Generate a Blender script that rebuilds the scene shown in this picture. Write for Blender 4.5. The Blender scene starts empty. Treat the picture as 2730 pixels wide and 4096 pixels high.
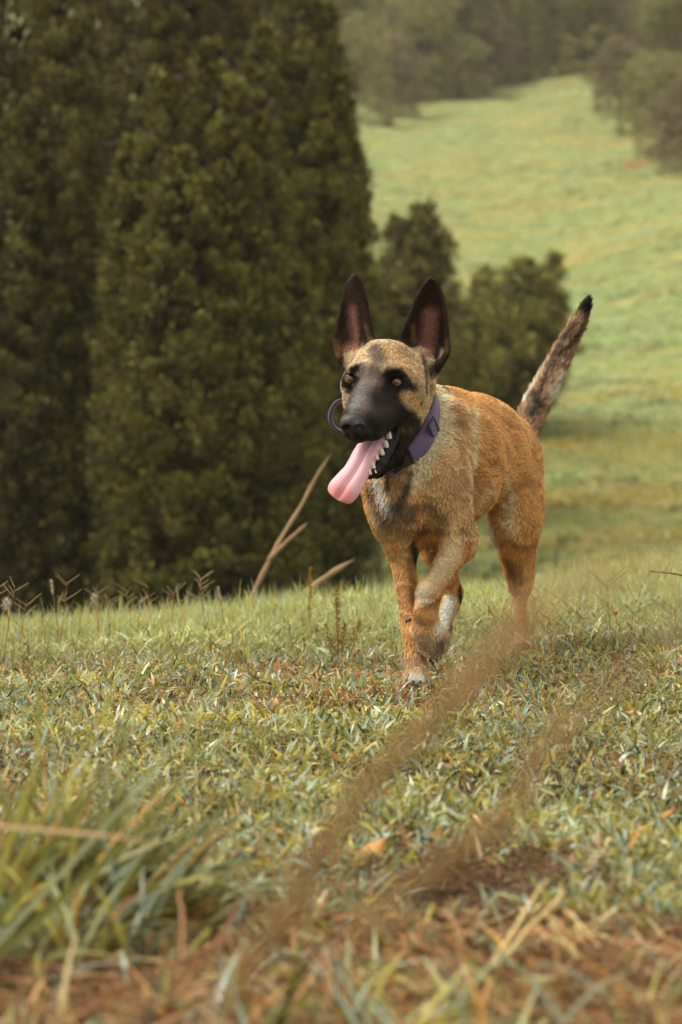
import bpy, bmesh, math, random
import numpy as np
from mathutils import Vector, Matrix, kdtree
from mathutils.bvhtree import BVHTree

SC = bpy.context.scene
COL = SC.collection
rng = np.random.default_rng(7)
random.seed(7)

# ------------------------------------------------------------------ camera
FPX = 85.0 / 36.0 * 4096.0          # focal length in photo pixels (85 mm, 36 mm high sensor)
CAMZ = 0.50
PITCH = math.atan(468.0 / FPX)
cam_d = bpy.data.cameras.new('camera')
cam = bpy.data.objects.new('camera', cam_d)
COL.objects.link(cam)
cam.location = (0, 0, CAMZ)
cam.rotation_euler = (math.pi / 2 - PITCH, 0, 0)
cam_d.sensor_fit = 'VERTICAL'
cam_d.sensor_height = 36.0
cam_d.lens = 85.0
cam_d.clip_start = 0.05
cam_d.clip_end = 2000.0
cam_d.dof.use_dof = True
cam_d.dof.focus_distance = 4.08
cam_d.dof.aperture_fstop = 5.9
SC.camera = cam
SC.render.resolution_x = 682
SC.render.resolution_y = 1024
_c, _s = math.cos(PITCH), math.sin(PITCH)
FWD = np.array([0, _c, -_s]); UPV = np.array([0, _s, _c]); RGT = np.array([1.0, 0, 0])
CAMP = np.array([0, 0, CAMZ])

def P(px, py, D):
    """world point seen at photo pixel (px, py) at distance D along the view axis"""
    return CAMP + RGT * ((px - 1365.0) / FPX * D) + UPV * ((2048.0 - py) / FPX * D) + FWD * D

# ------------------------------------------------------------------ world and light
world = bpy.data.worlds.new('World')
SC.world = world
world.use_nodes = True
SUN_EL, SUN_AZ = 56.0, 272.0        # azimuth clockwise from +Y
nt = world.node_tree
bg = nt.nodes['Background']
sky = nt.nodes.new('ShaderNodeTexSky')
sky.sky_type = 'NISHITA'
sky.sun_disc = False
sky.sun_elevation = math.radians(SUN_EL)
sky.sun_rotation = math.radians(SUN_AZ)
sky.air_density = 1.0
sky.dust_density = 6.0
sky.ozone_density = 0.6
cloud = nt.nodes.new('ShaderNodeMixRGB')   # overcast: the blue of the sky is mostly hidden by cloud
cloud.blend_type = 'MIX'
cloud.inputs[0].default_value = 0.62
hs = nt.nodes.new('ShaderNodeHueSaturation')
hs.inputs['Saturation'].default_value = 0.25
nt.links.new(sky.outputs[0], hs.inputs['Color'])
nt.links.new(hs.outputs[0], cloud.inputs[1])
cloud.inputs[2].default_value = (7.2, 7.0, 6.3, 1)
nt.links.new(cloud.outputs[0], bg.inputs['Color'])
bg.inputs['Strength'].default_value = 0.095
sun_d = bpy.data.lights.new('sun', 'SUN')
sun = bpy.data.objects.new('sun', sun_d)
COL.objects.link(sun)
sun_d.energy = 1.5
sun_d.angle = math.radians(22)
sun_d.color = (1.0, 0.945, 0.85)
_az, _el = math.radians(SUN_AZ), math.radians(SUN_EL)
_sd = Vector((math.sin(_az) * math.cos(_el), math.cos(_az) * math.cos(_el), math.sin(_el)))
sun.rotation_euler = _sd.to_track_quat('Z', 'Y').to_euler()
SC.view_settings.view_transform = 'Standard'
SC.view_settings.look = 'None'
SC.view_settings.gamma = 1.0
SC.view_settings.exposure = 0.97
SC.render.engine = 'CYCLES'
SC.cycles.max_bounces = 6
SC.cycles.diffuse_bounces = 3
SC.cycles.glossy_bounces = 2
SC.cycles.transmission_bounces = 3
SC.cycles.transparent_max_bounces = 8
SC.cycles.volume_bounces = 0
SC.cycles.use_denoising = True

# ------------------------------------------------------------------ helpers
def smooth01(a, b, x):
    t = np.clip((np.asarray(x, dtype=float) - a) / (b - a), 0, 1)
    return t * t * (3 - 2 * t)

def _hash(ix, iy, iz, seed):
    n = (ix.astype(np.int64) * 73856093) ^ (iy.astype(np.int64) * 19349663) ^ (iz.astype(np.int64) * 83492791) ^ (seed * 2654435761)
    n = (n ^ (n >> 13)) * 1274126177
    n = n & 0x7fffffff
    n = (n ^ (n >> 15)) & 0xffff
    return n / 65535.0

def vnoise(p, scale=1.0, seed=1):
    """value noise in 0..1 at points p (N,3)"""
    q = np.asarray(p, dtype=float) * scale
    i = np.floor(q).astype(np.int64); f = q - i
    f = f * f * (3 - 2 * f)
    out = 0
    for dx in (0, 1):
        wx = f[:, 0] if dx else 1 - f[:, 0]
        for dy in (0, 1):
            wy = f[:, 1] if dy else 1 - f[:, 1]
            for dz in (0, 1):
                wz = f[:, 2] if dz else 1 - f[:, 2]
                out = out + wx * wy * wz * _hash(i[:, 0] + dx, i[:, 1] + dy, i[:, 2] + dz, seed)
    return out

def fbm(p, scale=1.0, seed=1, octs=3):
    s = 0; a = 0.5; t = 0
    for o in range(octs):
        s = s + a * vnoise(p, scale * 2 ** o, seed + o); t += a; a *= 0.5
    return s / t

def unit(v):
    v = np.asarray(v, dtype=float)
    return v / np.maximum(np.linalg.norm(v, axis=-1, keepdims=True), 1e-12)

def mesh_np(name, verts, faces, mat=None, smooth=False, colors=None, parent=None, normals=None):
    """faces: (M,k) int array of k-gons; colors: (N,3) per vertex"""
    verts = np.asarray(verts, dtype=np.float32); faces = np.asarray(faces, dtype=np.int32)
    me = bpy.data.meshes.new(name)
    n, m, k = len(verts), len(faces), faces.shape[1]
    me.vertices.add(n); me.vertices.foreach_set('co', verts.ravel())
    me.loops.add(m * k); me.loops.foreach_set('vertex_index', faces.ravel())
    me.polygons.add(m)
    me.polygons.foreach_set('loop_start', np.arange(0, m * k, k, dtype=np.int32))
    if smooth:
        me.polygons.foreach_set('use_smooth', np.ones(m, dtype=bool))
    me.update(calc_edges=True)
    if colors is not None:
        at = me.color_attributes.new('col', 'FLOAT_COLOR', 'POINT')
        c = np.ones((n, 4), dtype=np.float32); c[:, :3] = colors
        at.data.foreach_set('color', c.ravel())
    if normals is not None:
        me.normals_split_custom_set_from_vertices(np.asarray(normals, dtype=np.float32).tolist())
    if mat is not None:
        me.materials.append(mat)
    o = bpy.data.objects.new(name, me)
    COL.objects.link(o)
    if parent is not None:
        o.parent = parent
    return o

def tag(o, label=None, cat=None, group=None, kind=None):
    if label: o['label'] = label
    if cat: o['category'] = cat
    if group: o['group'] = group
    if kind: o['kind'] = kind
    return o

def empty(name, loc=(0, 0, 0)):
    o = bpy.data.objects.new(name, None)
    o.empty_display_size = 0.1
    COL.objects.link(o); o.location = loc
    return o

def new_mat(name):
    m = bpy.data.materials.new(name); m.use_nodes = True
    n = m.node_tree; b = n.nodes['Principled BSDF']
    return m, n, b

def col_mat(name, rough=0.6, spec=0.3, translucent=0.0, tint=(1, 1, 1), sheen=0.0, noise=0.0, nscale=20.0):
    """material whose colour is the mesh's own 'col' attribute, optionally part translucent"""
    m, n, b = new_mat(name)
    a = n.nodes.new('ShaderNodeVertexColor'); a.layer_name = 'col'
    src = a.outputs['Color']
    if noise > 0:
        tx = n.nodes.new('ShaderNodeTexNoise'); tx.inputs['Scale'].default_value = nscale
        tc = n.nodes.new('ShaderNodeTexCoord'); n.links.new(tc.outputs['Object'], tx.inputs['Vector'])
        mr = n.nodes.new('ShaderNodeMapRange'); mr.inputs[3].default_value = 1 - noise; mr.inputs[4].default_value = 1 + noise
        n.links.new(tx.outputs['Fac'], mr.inputs[0])
        mu = n.nodes.new('ShaderNodeMixRGB'); mu.blend_type = 'MULTIPLY'; mu.inputs[0].default_value = 1
        n.links.new(src, mu.inputs[1]); n.links.new(mr.outputs[0], mu.inputs[2]); src = mu.outputs[0]
    n.links.new(src, b.inputs['Base Color'])
    b.inputs['Roughness'].default_value = rough
    b.inputs['Specular IOR Level'].default_value = spec
    if sheen: b.inputs['Sheen Weight'].default_value = sheen
    if translucent > 0:
        t = n.nodes.new('ShaderNodeBsdfTranslucent')
        mx = n.nodes.new('ShaderNodeMixShader'); mx.inputs[0].default_value = translucent
        n.links.new(src, t.inputs['Color'])
        n.links.new(b.outputs[0], mx.inputs[1]); n.links.new(t.outputs[0], mx.inputs[2])
        n.links.new(mx.outputs[0], n.nodes['Material Output'].inputs['Surface'])
    return m

def plain_mat(name, color, rough=0.5, spec=0.5, metal=0.0, sss=0.0, coat=0.0, bump=0.0, bscale=200.0, var=0.0):
    m, n, b = new_mat(name)
    b.inputs['Base Color'].default_value = (*color, 1)
    b.inputs['Roughness'].default_value = rough
    b.inputs['Specular IOR Level'].default_value = spec
    b.inputs['Metallic'].default_value = metal
    b.inputs['Coat Weight'].default_value = coat
    b.inputs['Coat Roughness'].default_value = 0.08
    if sss:
        b.inputs['Subsurface Weight'].default_value = sss
        b.inputs['Subsurface Radius'].default_value = (0.01, 0.004, 0.003)
        b.inputs['Subsurface Scale'].default_value = 0.6
    if bump or var:
        tx = n.nodes.new('ShaderNodeTexNoise'); tx.inputs['Scale'].default_value = bscale
        tc = n.nodes.new('ShaderNodeTexCoord'); n.links.new(tc.outputs['Object'], tx.inputs['Vector'])
        if bump:
            bp = n.nodes.new('ShaderNodeBump'); bp.inputs['Strength'].default_value = bump; bp.inputs['Distance'].default_value = 0.002
            n.links.new(tx.outputs['Fac'], bp.inputs['Height']); n.links.new(bp.outputs[0], b.inputs['Normal'])
        if var:
            mr = n.nodes.new('ShaderNodeMapRange'); mr.inputs[3].default_value = 1 - var; mr.inputs[4].default_value = 1 + var
            n.links.new(tx.outputs['Fac'], mr.inputs[0])
            mu = n.nodes.new('ShaderNodeMixRGB'); mu.blend_type = 'MULTIPLY'; mu.inputs[0].default_value = 1
            mu.inputs[1].default_value = (*color, 1); n.links.new(mr.outputs[0], mu.inputs[2]); n.links.new(mu.outputs[0], b.inputs['Base Color'])
    return m

def srgb(r, g, b):
    c = np.array([r, g, b], dtype=float) / 255.0
    return np.where(c <= 0.04045, c / 12.92, ((c + 0.055) / 1.055) ** 2.4)
# ================================================================== terrain
_py = np.array([-60, 2.8, 4.6, 5.4, 6.0, 6.6, 7.5, 9, 12, 16, 21, 27, 34, 45, 60, 75, 90, 110, 130, 150, 175, 210, 300, 500.0])
_pz = np.array([0.3, -.002, -0.012, -.022, -.04, -.10, -.28, -.75, -1.7, -2.6, -3.15, -2.95, -2.25, -.75, 1.35, 3.7, 6.4, 10.5, 14.9, 19.2, 25.0, 34, 62, 120.0])
def hermite(x, xs, ys):
    x = np.clip(x, xs[0], xs[-1]); i = np.clip(np.searchsorted(xs, x) - 1, 0, len(xs) - 2)
    m = np.gradient(ys, xs); h = xs[i + 1] - xs[i]; t = (x - xs[i]) / h
    return (2 * t**3 - 3 * t**2 + 1) * ys[i] + (t**3 - 2 * t**2 + t) * h * m[i] + (-2 * t**3 + 3 * t**2) * ys[i + 1] + (t**3 - t**2) * h * m[i + 1]
def gz(x, y):
    x = np.atleast_1d(np.asarray(x, float)); y = np.atleast_1d(np.asarray(y, float))
    z = hermite(y, _py, _pz)
    z = z + np.clip(x, -6, 6) * .075 * smooth01(3.2, 6.2, y) * (1 - smooth01(7, 14, y))
    z = z + smooth01(.15, 1.1, x) * np.interp(y, [6.2, 7.5, 9, 12, 16, 24], [0, .15, .40, .85, .85, 0])
    p = np.stack([x, y, 0 * x], 1)
    near = 1 - smooth01(10, 20, y)
    z = z + near * ((fbm(p, 3.2, 11, 3) - .5) * .045 - 0.004)
    # dug hollow in the foreground
    z = z - .035 * np.exp(-(((x - .105) / .06) ** 2 + ((y - 2.42) / .12) ** 2))
    far = smooth01(14, 30, y)
    z = z + far * ((fbm(p * np.array([.16, .42, 1]), 1.0, 41, 3) - .5) * (.5 + .012 * y) + (fbm(p * np.array([.45, 1.7, 1]), 1.0, 61, 2) - .5) * .62)
    # fold of the slope on the right and rising flank behind the wood edge
    z = z + smooth01(60, 100, y) * (np.clip(x - 6, 0, 60) * .10) + smooth01(40, 75, y) * 1.2 * np.exp(-((x - 13 - (y - 75) * .12) / 5) ** 2) * (1 - smooth01(80, 100, y))
    z = z + smooth01(110, 160, y) * np.clip(-(x - 10), 0, 80) * -.05
    return z
def ground_hit(px, py, d0=20, d1=400):
    ds = np.concatenate([np.arange(d0, d1, .25)])
    pts = np.array([P(px, py, d) for d in ds]); g = gz(pts[:, 0], pts[:, 1])
    k = np.argmax(pts[:, 2] < g)
    return pts[k], ds[k]

def grid_mesh(name, xs_of, ys, mat, kind='structure'):
    V = []; nx = None
    for y in ys:
        xs = xs_of(y); nx = len(xs); V.append(np.stack([xs, np.full(nx, y)], 1))
    XY = np.concatenate(V); Zz = gz(XY[:, 0], XY[:, 1])
    idx = np.arange(len(ys) * nx).reshape(len(ys), nx)
    F_ = np.stack([idx[:-1, :-1], idx[:-1, 1:], idx[1:, 1:], idx[1:, :-1]], -1).reshape(-1, 4)
    o = mesh_np(name, np.column_stack([XY, Zz]), F_, mat, smooth=True)
    o['kind'] = kind
    return o

def ramp(n, fac, stops):
    r = n.nodes.new('ShaderNodeValToRGB'); n.links.new(fac, r.inputs[0]); e = r.color_ramp.elements
    while len(e) < len(stops): e.new(.5)
    for el, (p_, c) in zip(e, stops): el.position = p_; el.color = (*c, 1)
    return r.outputs[0]
def noise_node(n, scale, detail=4, vec=None, dist=0.0, mapscale=None):
    tc = n.nodes.new('ShaderNodeTexCoord'); v = tc.outputs['Object']
    if mapscale:
        mp = n.nodes.new('ShaderNodeMapping'); mp.inputs['Scale'].default_value = mapscale; n.links.new(v, mp.inputs[0]); v = mp.outputs[0]
    t = n.nodes.new('ShaderNodeTexNoise'); t.inputs['Scale'].default_value = scale; t.inputs['Detail'].default_value = detail; t.inputs['Distortion'].default_value = dist
    n.links.new(v, t.inputs['Vector']); return t.outputs['Fac']
def bump(n, b, fac, strength, dist):
    bp = n.nodes.new('ShaderNodeBump'); bp.inputs['Strength'].default_value = strength; bp.inputs['Distance'].default_value = dist
    n.links.new(fac, bp.inputs['Height']); n.links.new(bp.outputs[0], b.inputs['Normal'])

soil_m, n, b = new_mat('soil')
n.links.new(ramp(n, noise_node(n, 22, 8, dist=.6), [(.3, (.030, .019, .011)), (.5, (.07, .040, .022)), (.7, (.12, .075, .042))]), b.inputs['Base Color'])
b.inputs['Roughness'].default_value = .95; b.inputs['Specular IOR Level'].default_value = .1
bump(n, b, noise_node(n, 60, 8), .8, .02)
meadow_m, n, b = new_mat('meadow')
mx = n.nodes.new('ShaderNodeMixRGB'); mx.blend_type = 'MULTIPLY'; mx.inputs[0].default_value = .8
c1 = ramp(n, noise_node(n, .5, 6, mapscale=(.35, 1, 1), dist=.5), [(.32, (.26, .31, .13)), (.48, (.29, .32, .13)), (.62, (.36, .32, .12)), (.72, (.29, .36, .17))])
c2 = ramp(n, noise_node(n, 3.5, 6, mapscale=(.5, 1, 1)), [(.3, (.55, .55, .5)), (.6, (1, 1, 1)), (.8, (1.2, 1.15, 1.1))])
n.links.new(c1, mx.inputs[1]); n.links.new(c2, mx.inputs[2])
# shade at the foot of the slope, painted into the meadow colour
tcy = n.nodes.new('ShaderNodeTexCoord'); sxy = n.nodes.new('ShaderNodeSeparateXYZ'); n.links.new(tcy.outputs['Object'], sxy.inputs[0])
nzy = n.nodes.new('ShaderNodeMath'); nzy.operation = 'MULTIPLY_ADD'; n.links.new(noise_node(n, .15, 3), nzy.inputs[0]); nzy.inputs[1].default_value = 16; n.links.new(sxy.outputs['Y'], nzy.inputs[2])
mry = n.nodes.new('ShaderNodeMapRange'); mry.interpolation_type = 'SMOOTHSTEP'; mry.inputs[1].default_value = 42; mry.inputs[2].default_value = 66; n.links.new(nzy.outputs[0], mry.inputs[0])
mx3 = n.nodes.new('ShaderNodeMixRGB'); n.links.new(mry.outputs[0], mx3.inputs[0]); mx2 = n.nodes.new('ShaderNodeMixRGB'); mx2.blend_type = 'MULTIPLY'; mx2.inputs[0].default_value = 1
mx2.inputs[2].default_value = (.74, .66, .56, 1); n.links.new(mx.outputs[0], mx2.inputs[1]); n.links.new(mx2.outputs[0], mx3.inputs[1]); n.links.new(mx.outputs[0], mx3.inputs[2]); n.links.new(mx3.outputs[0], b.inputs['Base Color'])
b.inputs['Roughness'].default_value = 1; b.inputs['Specular IOR Level'].default_value = .05
bump(n, b, noise_node(n, 5, 5, mapscale=(.5, 1, 1)), .5, .3)

ysn = np.concatenate([np.arange(-40, 1, 4.0), np.arange(1.2, 8, .045), np.arange(8, 22.01, .35)])
grid_mesh('ground', lambda y: np.concatenate([np.linspace(-60, -3, 24)[:-1], np.linspace(-3, 3, 121), np.linspace(3, 60, 24)[1:]]), ysn, soil_m)
ysf = np.concatenate([np.arange(21.95, 110, .42), np.arange(110, 190, .9), np.arange(190, 470, 8)])
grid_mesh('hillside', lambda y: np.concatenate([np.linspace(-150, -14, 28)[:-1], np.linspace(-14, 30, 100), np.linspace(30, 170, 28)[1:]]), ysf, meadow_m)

# ---- blades
def blades(pos, dirv, length, width, curl, cols, nseg=3, tipcol=None):
    """tapered bent ribbons; dirv start direction; curl = downward bend"""
    N_ = len(pos); dirv = unit(dirv)
    side = unit(np.cross(dirv, np.array([0, 0, 1.0])[None] + rng.normal(0, .5, (N_, 3))))
    VV = []
    p_ = pos.copy(); d_ = dirv.copy(); seg = (length / nseg)[:, None]
    CC = []
    for s_ in range(nseg + 1):
        t = s_ / nseg
        w_ = (width * (.75 + .5 * t) if t < .34 else width * (1 - t) ** .7 * 1.2)[:, None]
        if s_ < nseg: VV += [p_ - side * w_ / 2, p_ + side * w_ / 2]
        else: VV += [p_]
        c_ = cols * (1 + .12 * t) if tipcol is None else cols * (1 - t) + tipcol * t
        CC += [c_] * (2 if s_ < nseg else 1)
        p_ = p_ + d_ * seg
        d_ = unit(d_ + np.array([0, 0, -1.0]) * (curl / nseg)[:, None])
    nv = 2 * nseg + 1
    V = np.stack(VV, 1).reshape(-1, 3); C_ = np.stack(CC, 1).reshape(-1, 3)
    i0 = np.arange(N_) * nv; T = []
    for s_ in range(nseg - 1):
        a = i0 + 2 * s_
        T += [np.stack([a, a + 1, a + 3], 1), np.stack([a, a + 3, a + 2], 1)]
    a = i0 + 2 * (nseg - 1); T.append(np.stack([a, a + 1, a + 2], 1))
    return V, np.concatenate(T), C_
def pick(pal, wts, n_):
    pal = np.array(pal); wts = np.array(wts, float); return pal[rng.choice(len(pal), n_, p=wts / wts.sum())]
def merge(parts):
    V = []; T = []; C_ = []; o_ = 0
    for v, t, c in parts: V.append(v); T.append(t + o_); C_.append(c); o_ += len(v)
    return np.concatenate(V), np.concatenate(T), np.concatenate(C_)
def rand_dir(n_, elev_lo, elev_hi):
    a = rng.random(n_) * 2 * np.pi; e = np.radians(elev_lo + (elev_hi - elev_lo) * rng.random(n_))
    return np.stack([np.cos(a) * np.cos(e), np.sin(a) * np.cos(e), np.sin(e)], 1)

G_PALE, G_YEL, G_OLV, G_DRK, STRAW, RUST, BLUE = srgb(176, 184, 136), srgb(184, 176, 80), srgb(132, 134, 66), srgb(78, 86, 46), srgb(196, 176, 126), srgb(172, 118, 76), srgb(172, 192, 172)
grass_m = col_mat('grass_blade', .30, .6, translucent=.28)
leaf_m = col_mat('leaf', .55, .3, translucent=.12)
dry_m = col_mat('dry_stalk', .7, .2, translucent=.15)

def scatter(n_, y0, y1, margin=.35, power=1.0):
    y = y0 + (y1 - y0) * rng.random(n_) ** power
    hw = .141 * y + margin
    return np.stack([(rng.random(n_) * 2 - 1) * hw, y], 1)
def bare(xy):
    """1 where the soil shows"""
    x, y = xy[:, 0], xy[:, 1]
    b_ = np.exp(-(((x - .14) / .10) ** 2 + ((y - 2.47) / .17) ** 2)) * 1.2
    b_ = np.maximum(b_, .85 * np.exp(-(((x + .30) / .07) ** 2 + ((y - 3.97) / .13) ** 2)))
    b_ = np.maximum(b_, .97 * np.exp(-(((x - .132) / .045) ** 2 + ((y - 4.10) / .13) ** 2) ** 2))
    b_ = np.maximum(b_, .45 * np.exp(-(((x + .17) / .05) ** 2 + ((y - 3.9) / .10) ** 2)))
    b_ = np.maximum(b_, .85 * smooth01(2.5, 2.1, y + .3 * (x + .05)))
    return b_
# low mat of short broad blades
parts = []
XY = np.concatenate([scatter(230000, 1.5, 6.9), (rng.random((26000, 2)) * np.array([6, 6]) + np.array([-3, 1.2]))])
gp_ = fbm(np.column_stack([XY, 0 * XY[:, 0]]), 13, 555, 2); keep = (rng.random(len(XY)) > bare(XY)) & (rng.random(len(XY)) < smooth01(.30, .52, gp_) + .12 + .5 * smooth01(4.3, 5.4, XY[:, 1])); XY = XY[keep]; n_ = len(XY)
p3 = np.column_stack([XY, np.zeros(n_)])
tone = fbm(p3, 3.0, 201, 3); warm = fbm(p3, 2.0, 231, 2)
zz = gz(XY[:, 0], XY[:, 1]); hgt = rng.random(n_) ** 1.5 * .022 * (.6 + tone)
crest = smooth01(4.2, 5.6, XY[:, 1])
cols = pick([G_PALE, G_YEL, G_OLV, G_DRK, STRAW, RUST, BLUE, srgb(206, 186, 70), srgb(214, 150, 72)], [20, 16, 18, 12, 8, 6, 20, 8, 4], n_)
shift = smooth01(.50, .64, warm)[:, None]
rust = (rng.random(n_) < .22)[:, None] * shift * (1 - crest[:, None])
cols = cols * (1 - rust) + RUST * 1.05 * rust
yel = (rng.random(n_) < .35)[:, None] * smooth01(.52, .40, warm)[:, None]
cols = cols * (1 - .6 * yel) + G_YEL * .6 * yel
cr = (rng.random(n_) < .55)[:, None] * crest[:, None]
cols = cols * (1 - cr) + srgb(192, 200, 122) * cr
cols = cols * ((.70 + .5 * rng.random(n_)) * (.55 + .85 * tone))[:, None]
parts.append(blades(np.column_stack([XY, zz + hgt - .004]), rand_dir(n_, 5, 70), (.013 + .024 * rng.random(n_) ** 1.3) * (.85 + .6 * crest) * (1 + .35 * smooth01(3, 2, XY[:, 1])), (.0024 + .0040 * rng.random(n_)) * (1 - .35 * crest), rng.random(n_) * 1.4, cols))
# finer upright blades, thick on the crest
XY = np.concatenate([scatter(60000, 4.6, 6.9, .3), scatter(30000, 1.9, 4.6, .3)]); XY = XY[rng.random(len(XY)) > bare(XY)]; n_ = len(XY)
crest = smooth01(4.6, 5.8, XY[:, 1]); zz = gz(XY[:, 0], XY[:, 1])
cols = pick([G_PALE, G_YEL, srgb(196, 200, 130), G_OLV, STRAW, BLUE], [25, 25, 25, 10, 8, 12], n_) * (.8 + .45 * rng.random(n_))[:, None]
clump = fbm(np.column_stack([XY, 0 * XY[:, 0]]), 6, 301, 2)
parts.append(blades(np.column_stack([XY, zz - .004]), rand_dir(n_, 45, 88), (.028 + .055 * rng.random(n_) ** 1.5) * (.35 + .65 * crest) * (.5 + clump), .0014 + .0016 * rng.random(n_), rng.random(n_) * 1.0, cols))
n_ = 30000; XY = np.stack([.1 + 2.6 * rng.random(n_), 6.8 + 6.5 * rng.random(n_) ** 1.3], 1); zz = gz(XY[:, 0], XY[:, 1])
parts.append(blades(np.column_stack([XY, zz - .004]), rand_dir(n_, 35, 85), .04 + .06 * rng.random(n_), .003 + .004 * rng.random(n_), rng.random(n_), pick([G_PALE, G_YEL, srgb(192, 200, 122), G_OLV], [3, 3, 3, 2], n_) * (.8 + .4 * rng.random(n_))[:, None]))
V, T, C_ = merge(parts)
grass = mesh_np('short_grass', V, T, grass_m, colors=np.clip(C_, .003, .9))
tag(grass, 'low mat of short green and yellow grass covering the ground around the dog', 'grass', kind='stuff')
# litter of dead stalks and leaves
XYs = [scatter(24000, 1.55, 2.75, .25), scatter(9000, 2.2, 6.0, .3)]
XY = np.concatenate(XYs); k = (rng.random(len(XY)) < .25 + bare(XY)) ; XY = XY[k]
extra = np.stack([rng.normal(.16, .07, 1300), rng.normal(2.45, .12, 1300)], 1)
extra2 = np.stack([rng.normal(-.30, .045, 450), rng.normal(3.97, .08, 450)], 1)
XY = np.concatenate([XY, extra, extra2]); n_ = len(XY); zz = gz(XY[:, 0], XY[:, 1])
cols = pick([STRAW, srgb(158, 112, 74), srgb(130, 90, 60), srgb(180, 138, 92), srgb(92, 64, 46)], [12, 26, 26, 16, 22], n_) * (.7 + .5 * rng.random(n_))[:, None]
cols = np.where((XY[:, 1] > 2.28)[:, None], cols * np.array([.62, .60, .62]), cols)
hole = np.exp(-(((XY[:, 0] - .10) / .05) ** 2 + ((XY[:, 1] - 2.42) / .10) ** 2)) > .5
XY_ok = ~hole | (rng.random(n_) < .25)
V, T, C_ = blades(np.column_stack([XY, zz + .004 + rng.random(n_) * .018])[XY_ok], rand_dir(n_, -4, 28)[XY_ok], ((.02 + .07 * rng.random(n_) ** 2) * (1 - .5 * (XY[:, 1] > 2.28)))[XY_ok], ((.0012 + .0045 * rng.random(n_) ** 2) * (1 - .5 * (XY[:, 1] > 2.28)))[XY_ok], (rng.random(n_) * .6)[XY_ok], cols[XY_ok])
litter = mesh_np('dead_grass_litter', V, T, dry_m, colors=np.clip(C_, .003, .9))
tag(litter, 'scattered dry brown grass stalks and leaf bits lying in the lawn', 'dead grass', kind='stuff')

# tussocks on the far slope
n_ = 80000
u = rng.random(n_); y = 24 * (150 / 24.0) ** u; x = (rng.random(n_) * 2 - 1) * (.141 * y + 4) + 1
zz = gz(x, y); p3 = np.column_stack([x * .3, y, 0 * x])
tone = fbm(p3, .5, 401, 3)
t2 = fbm(np.column_stack([x * .35, y * 1.3, 0 * x]), 1.0, 431, 3); w1 = smooth01(.46, .60, tone)[:, None]; w2 = smooth01(.53, .66, t2)[:, None]
cols = srgb(182, 204, 128) * (1 - w1) + srgb(214, 192, 98) * w1
cols = cols * (1 - w2) + srgb(112, 130, 88) * w2  # grey-green streaks paint in the shading of the terrace folds
cols = cols * (.7 + .5 * rng.random(n_))[:, None]
low = smooth01(58, 34, y)[:, None]; cols = cols * (1 - .36 * low * np.array([1, 1.02, 1.1]))  # tussocks darkened too: slope-foot shade put into their colour
pp = []
for _ in range(4):
    pp.append(blades(np.column_stack([x + rng.normal(0, .06, n_), y + rng.normal(0, .06, n_), zz - .02]), rand_dir(n_, 25, 85), .07 + .16 * rng.random(n_) * (tone + .3), .02 + .02 * rng.random(n_), .5 + rng.random(n_), cols * (.85 + .3 * rng.random(n_))[:, None], nseg=2))
V, T, C_ = merge(pp)
mg = mesh_np('meadow_grass', V, T, grass_m, colors=np.clip(C_, .003, .9))
tag(mg, 'pale green and yellow pasture grass on the far slope', 'grass', kind='stuff')
# bare orange earth on the slope, upper right
c_, d_ = ground_hit(2535, 655); 
th = np.linspace(0, 2 * np.pi, 40, endpoint=False); rr = 1.0 + .18 * np.sin(3 * th + 1) + .1 * np.sin(7 * th)
ring = [(c_[0], c_[1])]; F_ = []
for k_ in (1, 2, 3):
    for t_, r_ in zip(th, rr): ring.append((c_[0] + math.cos(t_) * r_ * .55 * k_ / 3, c_[1] + math.sin(t_) * r_ * 1.5 * k_ / 3))
ring = np.array(ring); V = np.column_stack([ring, gz(ring[:, 0], ring[:, 1]) + .05])
F_ = [(0, 1 + j, 1 + (j + 1) % 40) for j in range(40)]
for k_ in (0, 1):
    for j in range(40):
        a, b_, c2, d2 = 1 + k_ * 40 + j, 1 + k_ * 40 + (j + 1) % 40, 1 + (k_ + 1) * 40 + (j + 1) % 40, 1 + (k_ + 1) * 40 + j
        F_ += [(a, d2, c2), (a, c2, b_)]
earth_m = plain_mat('bare_earth', srgb(150, 128, 84), .95, .1, var=.3, bscale=2)
e_ = mesh_np('dirt_patch', V, F_, earth_m, smooth=True); e_['kind'] = 'structure'
# ================================================================== trees
bark_m = plain_mat('bark', (.11, .08, .055), .9, .1, bump=.8, bscale=30, var=.35)
def tube(path, radii, seg=7):
    path = np.array(path, float); V = []; F_ = []
    for i in range(len(path)):
        t_ = unit(path[min(i + 1, len(path) - 1)] - path[max(i - 1, 0)])
        a = unit(np.cross(t_, [.31, .92, .17])); b_ = np.cross(t_, a)
        for j in range(seg):
            an = 2 * math.pi * j / seg; V.append(path[i] + radii[i] * (math.cos(an) * a + math.sin(an) * b_))
    for i in range(len(path) - 1):
        for j in range(seg): F_.append((i * seg + j, i * seg + (j + 1) % seg, (i + 1) * seg + (j + 1) % seg, (i + 1) * seg + j))
    return np.array(V), np.array(F_)
def wob(a, b_, n_, amp):
    a = np.array(a, float); b_ = np.array(b_, float); t = np.linspace(0, 1, n_)[:, None]
    w = np.cumsum(rng.normal(0, 1, (n_, 3)), 0); w -= w[0] + (w[-1] - w[0]) * t
    return a + (b_ - a) * t + w * amp
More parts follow.
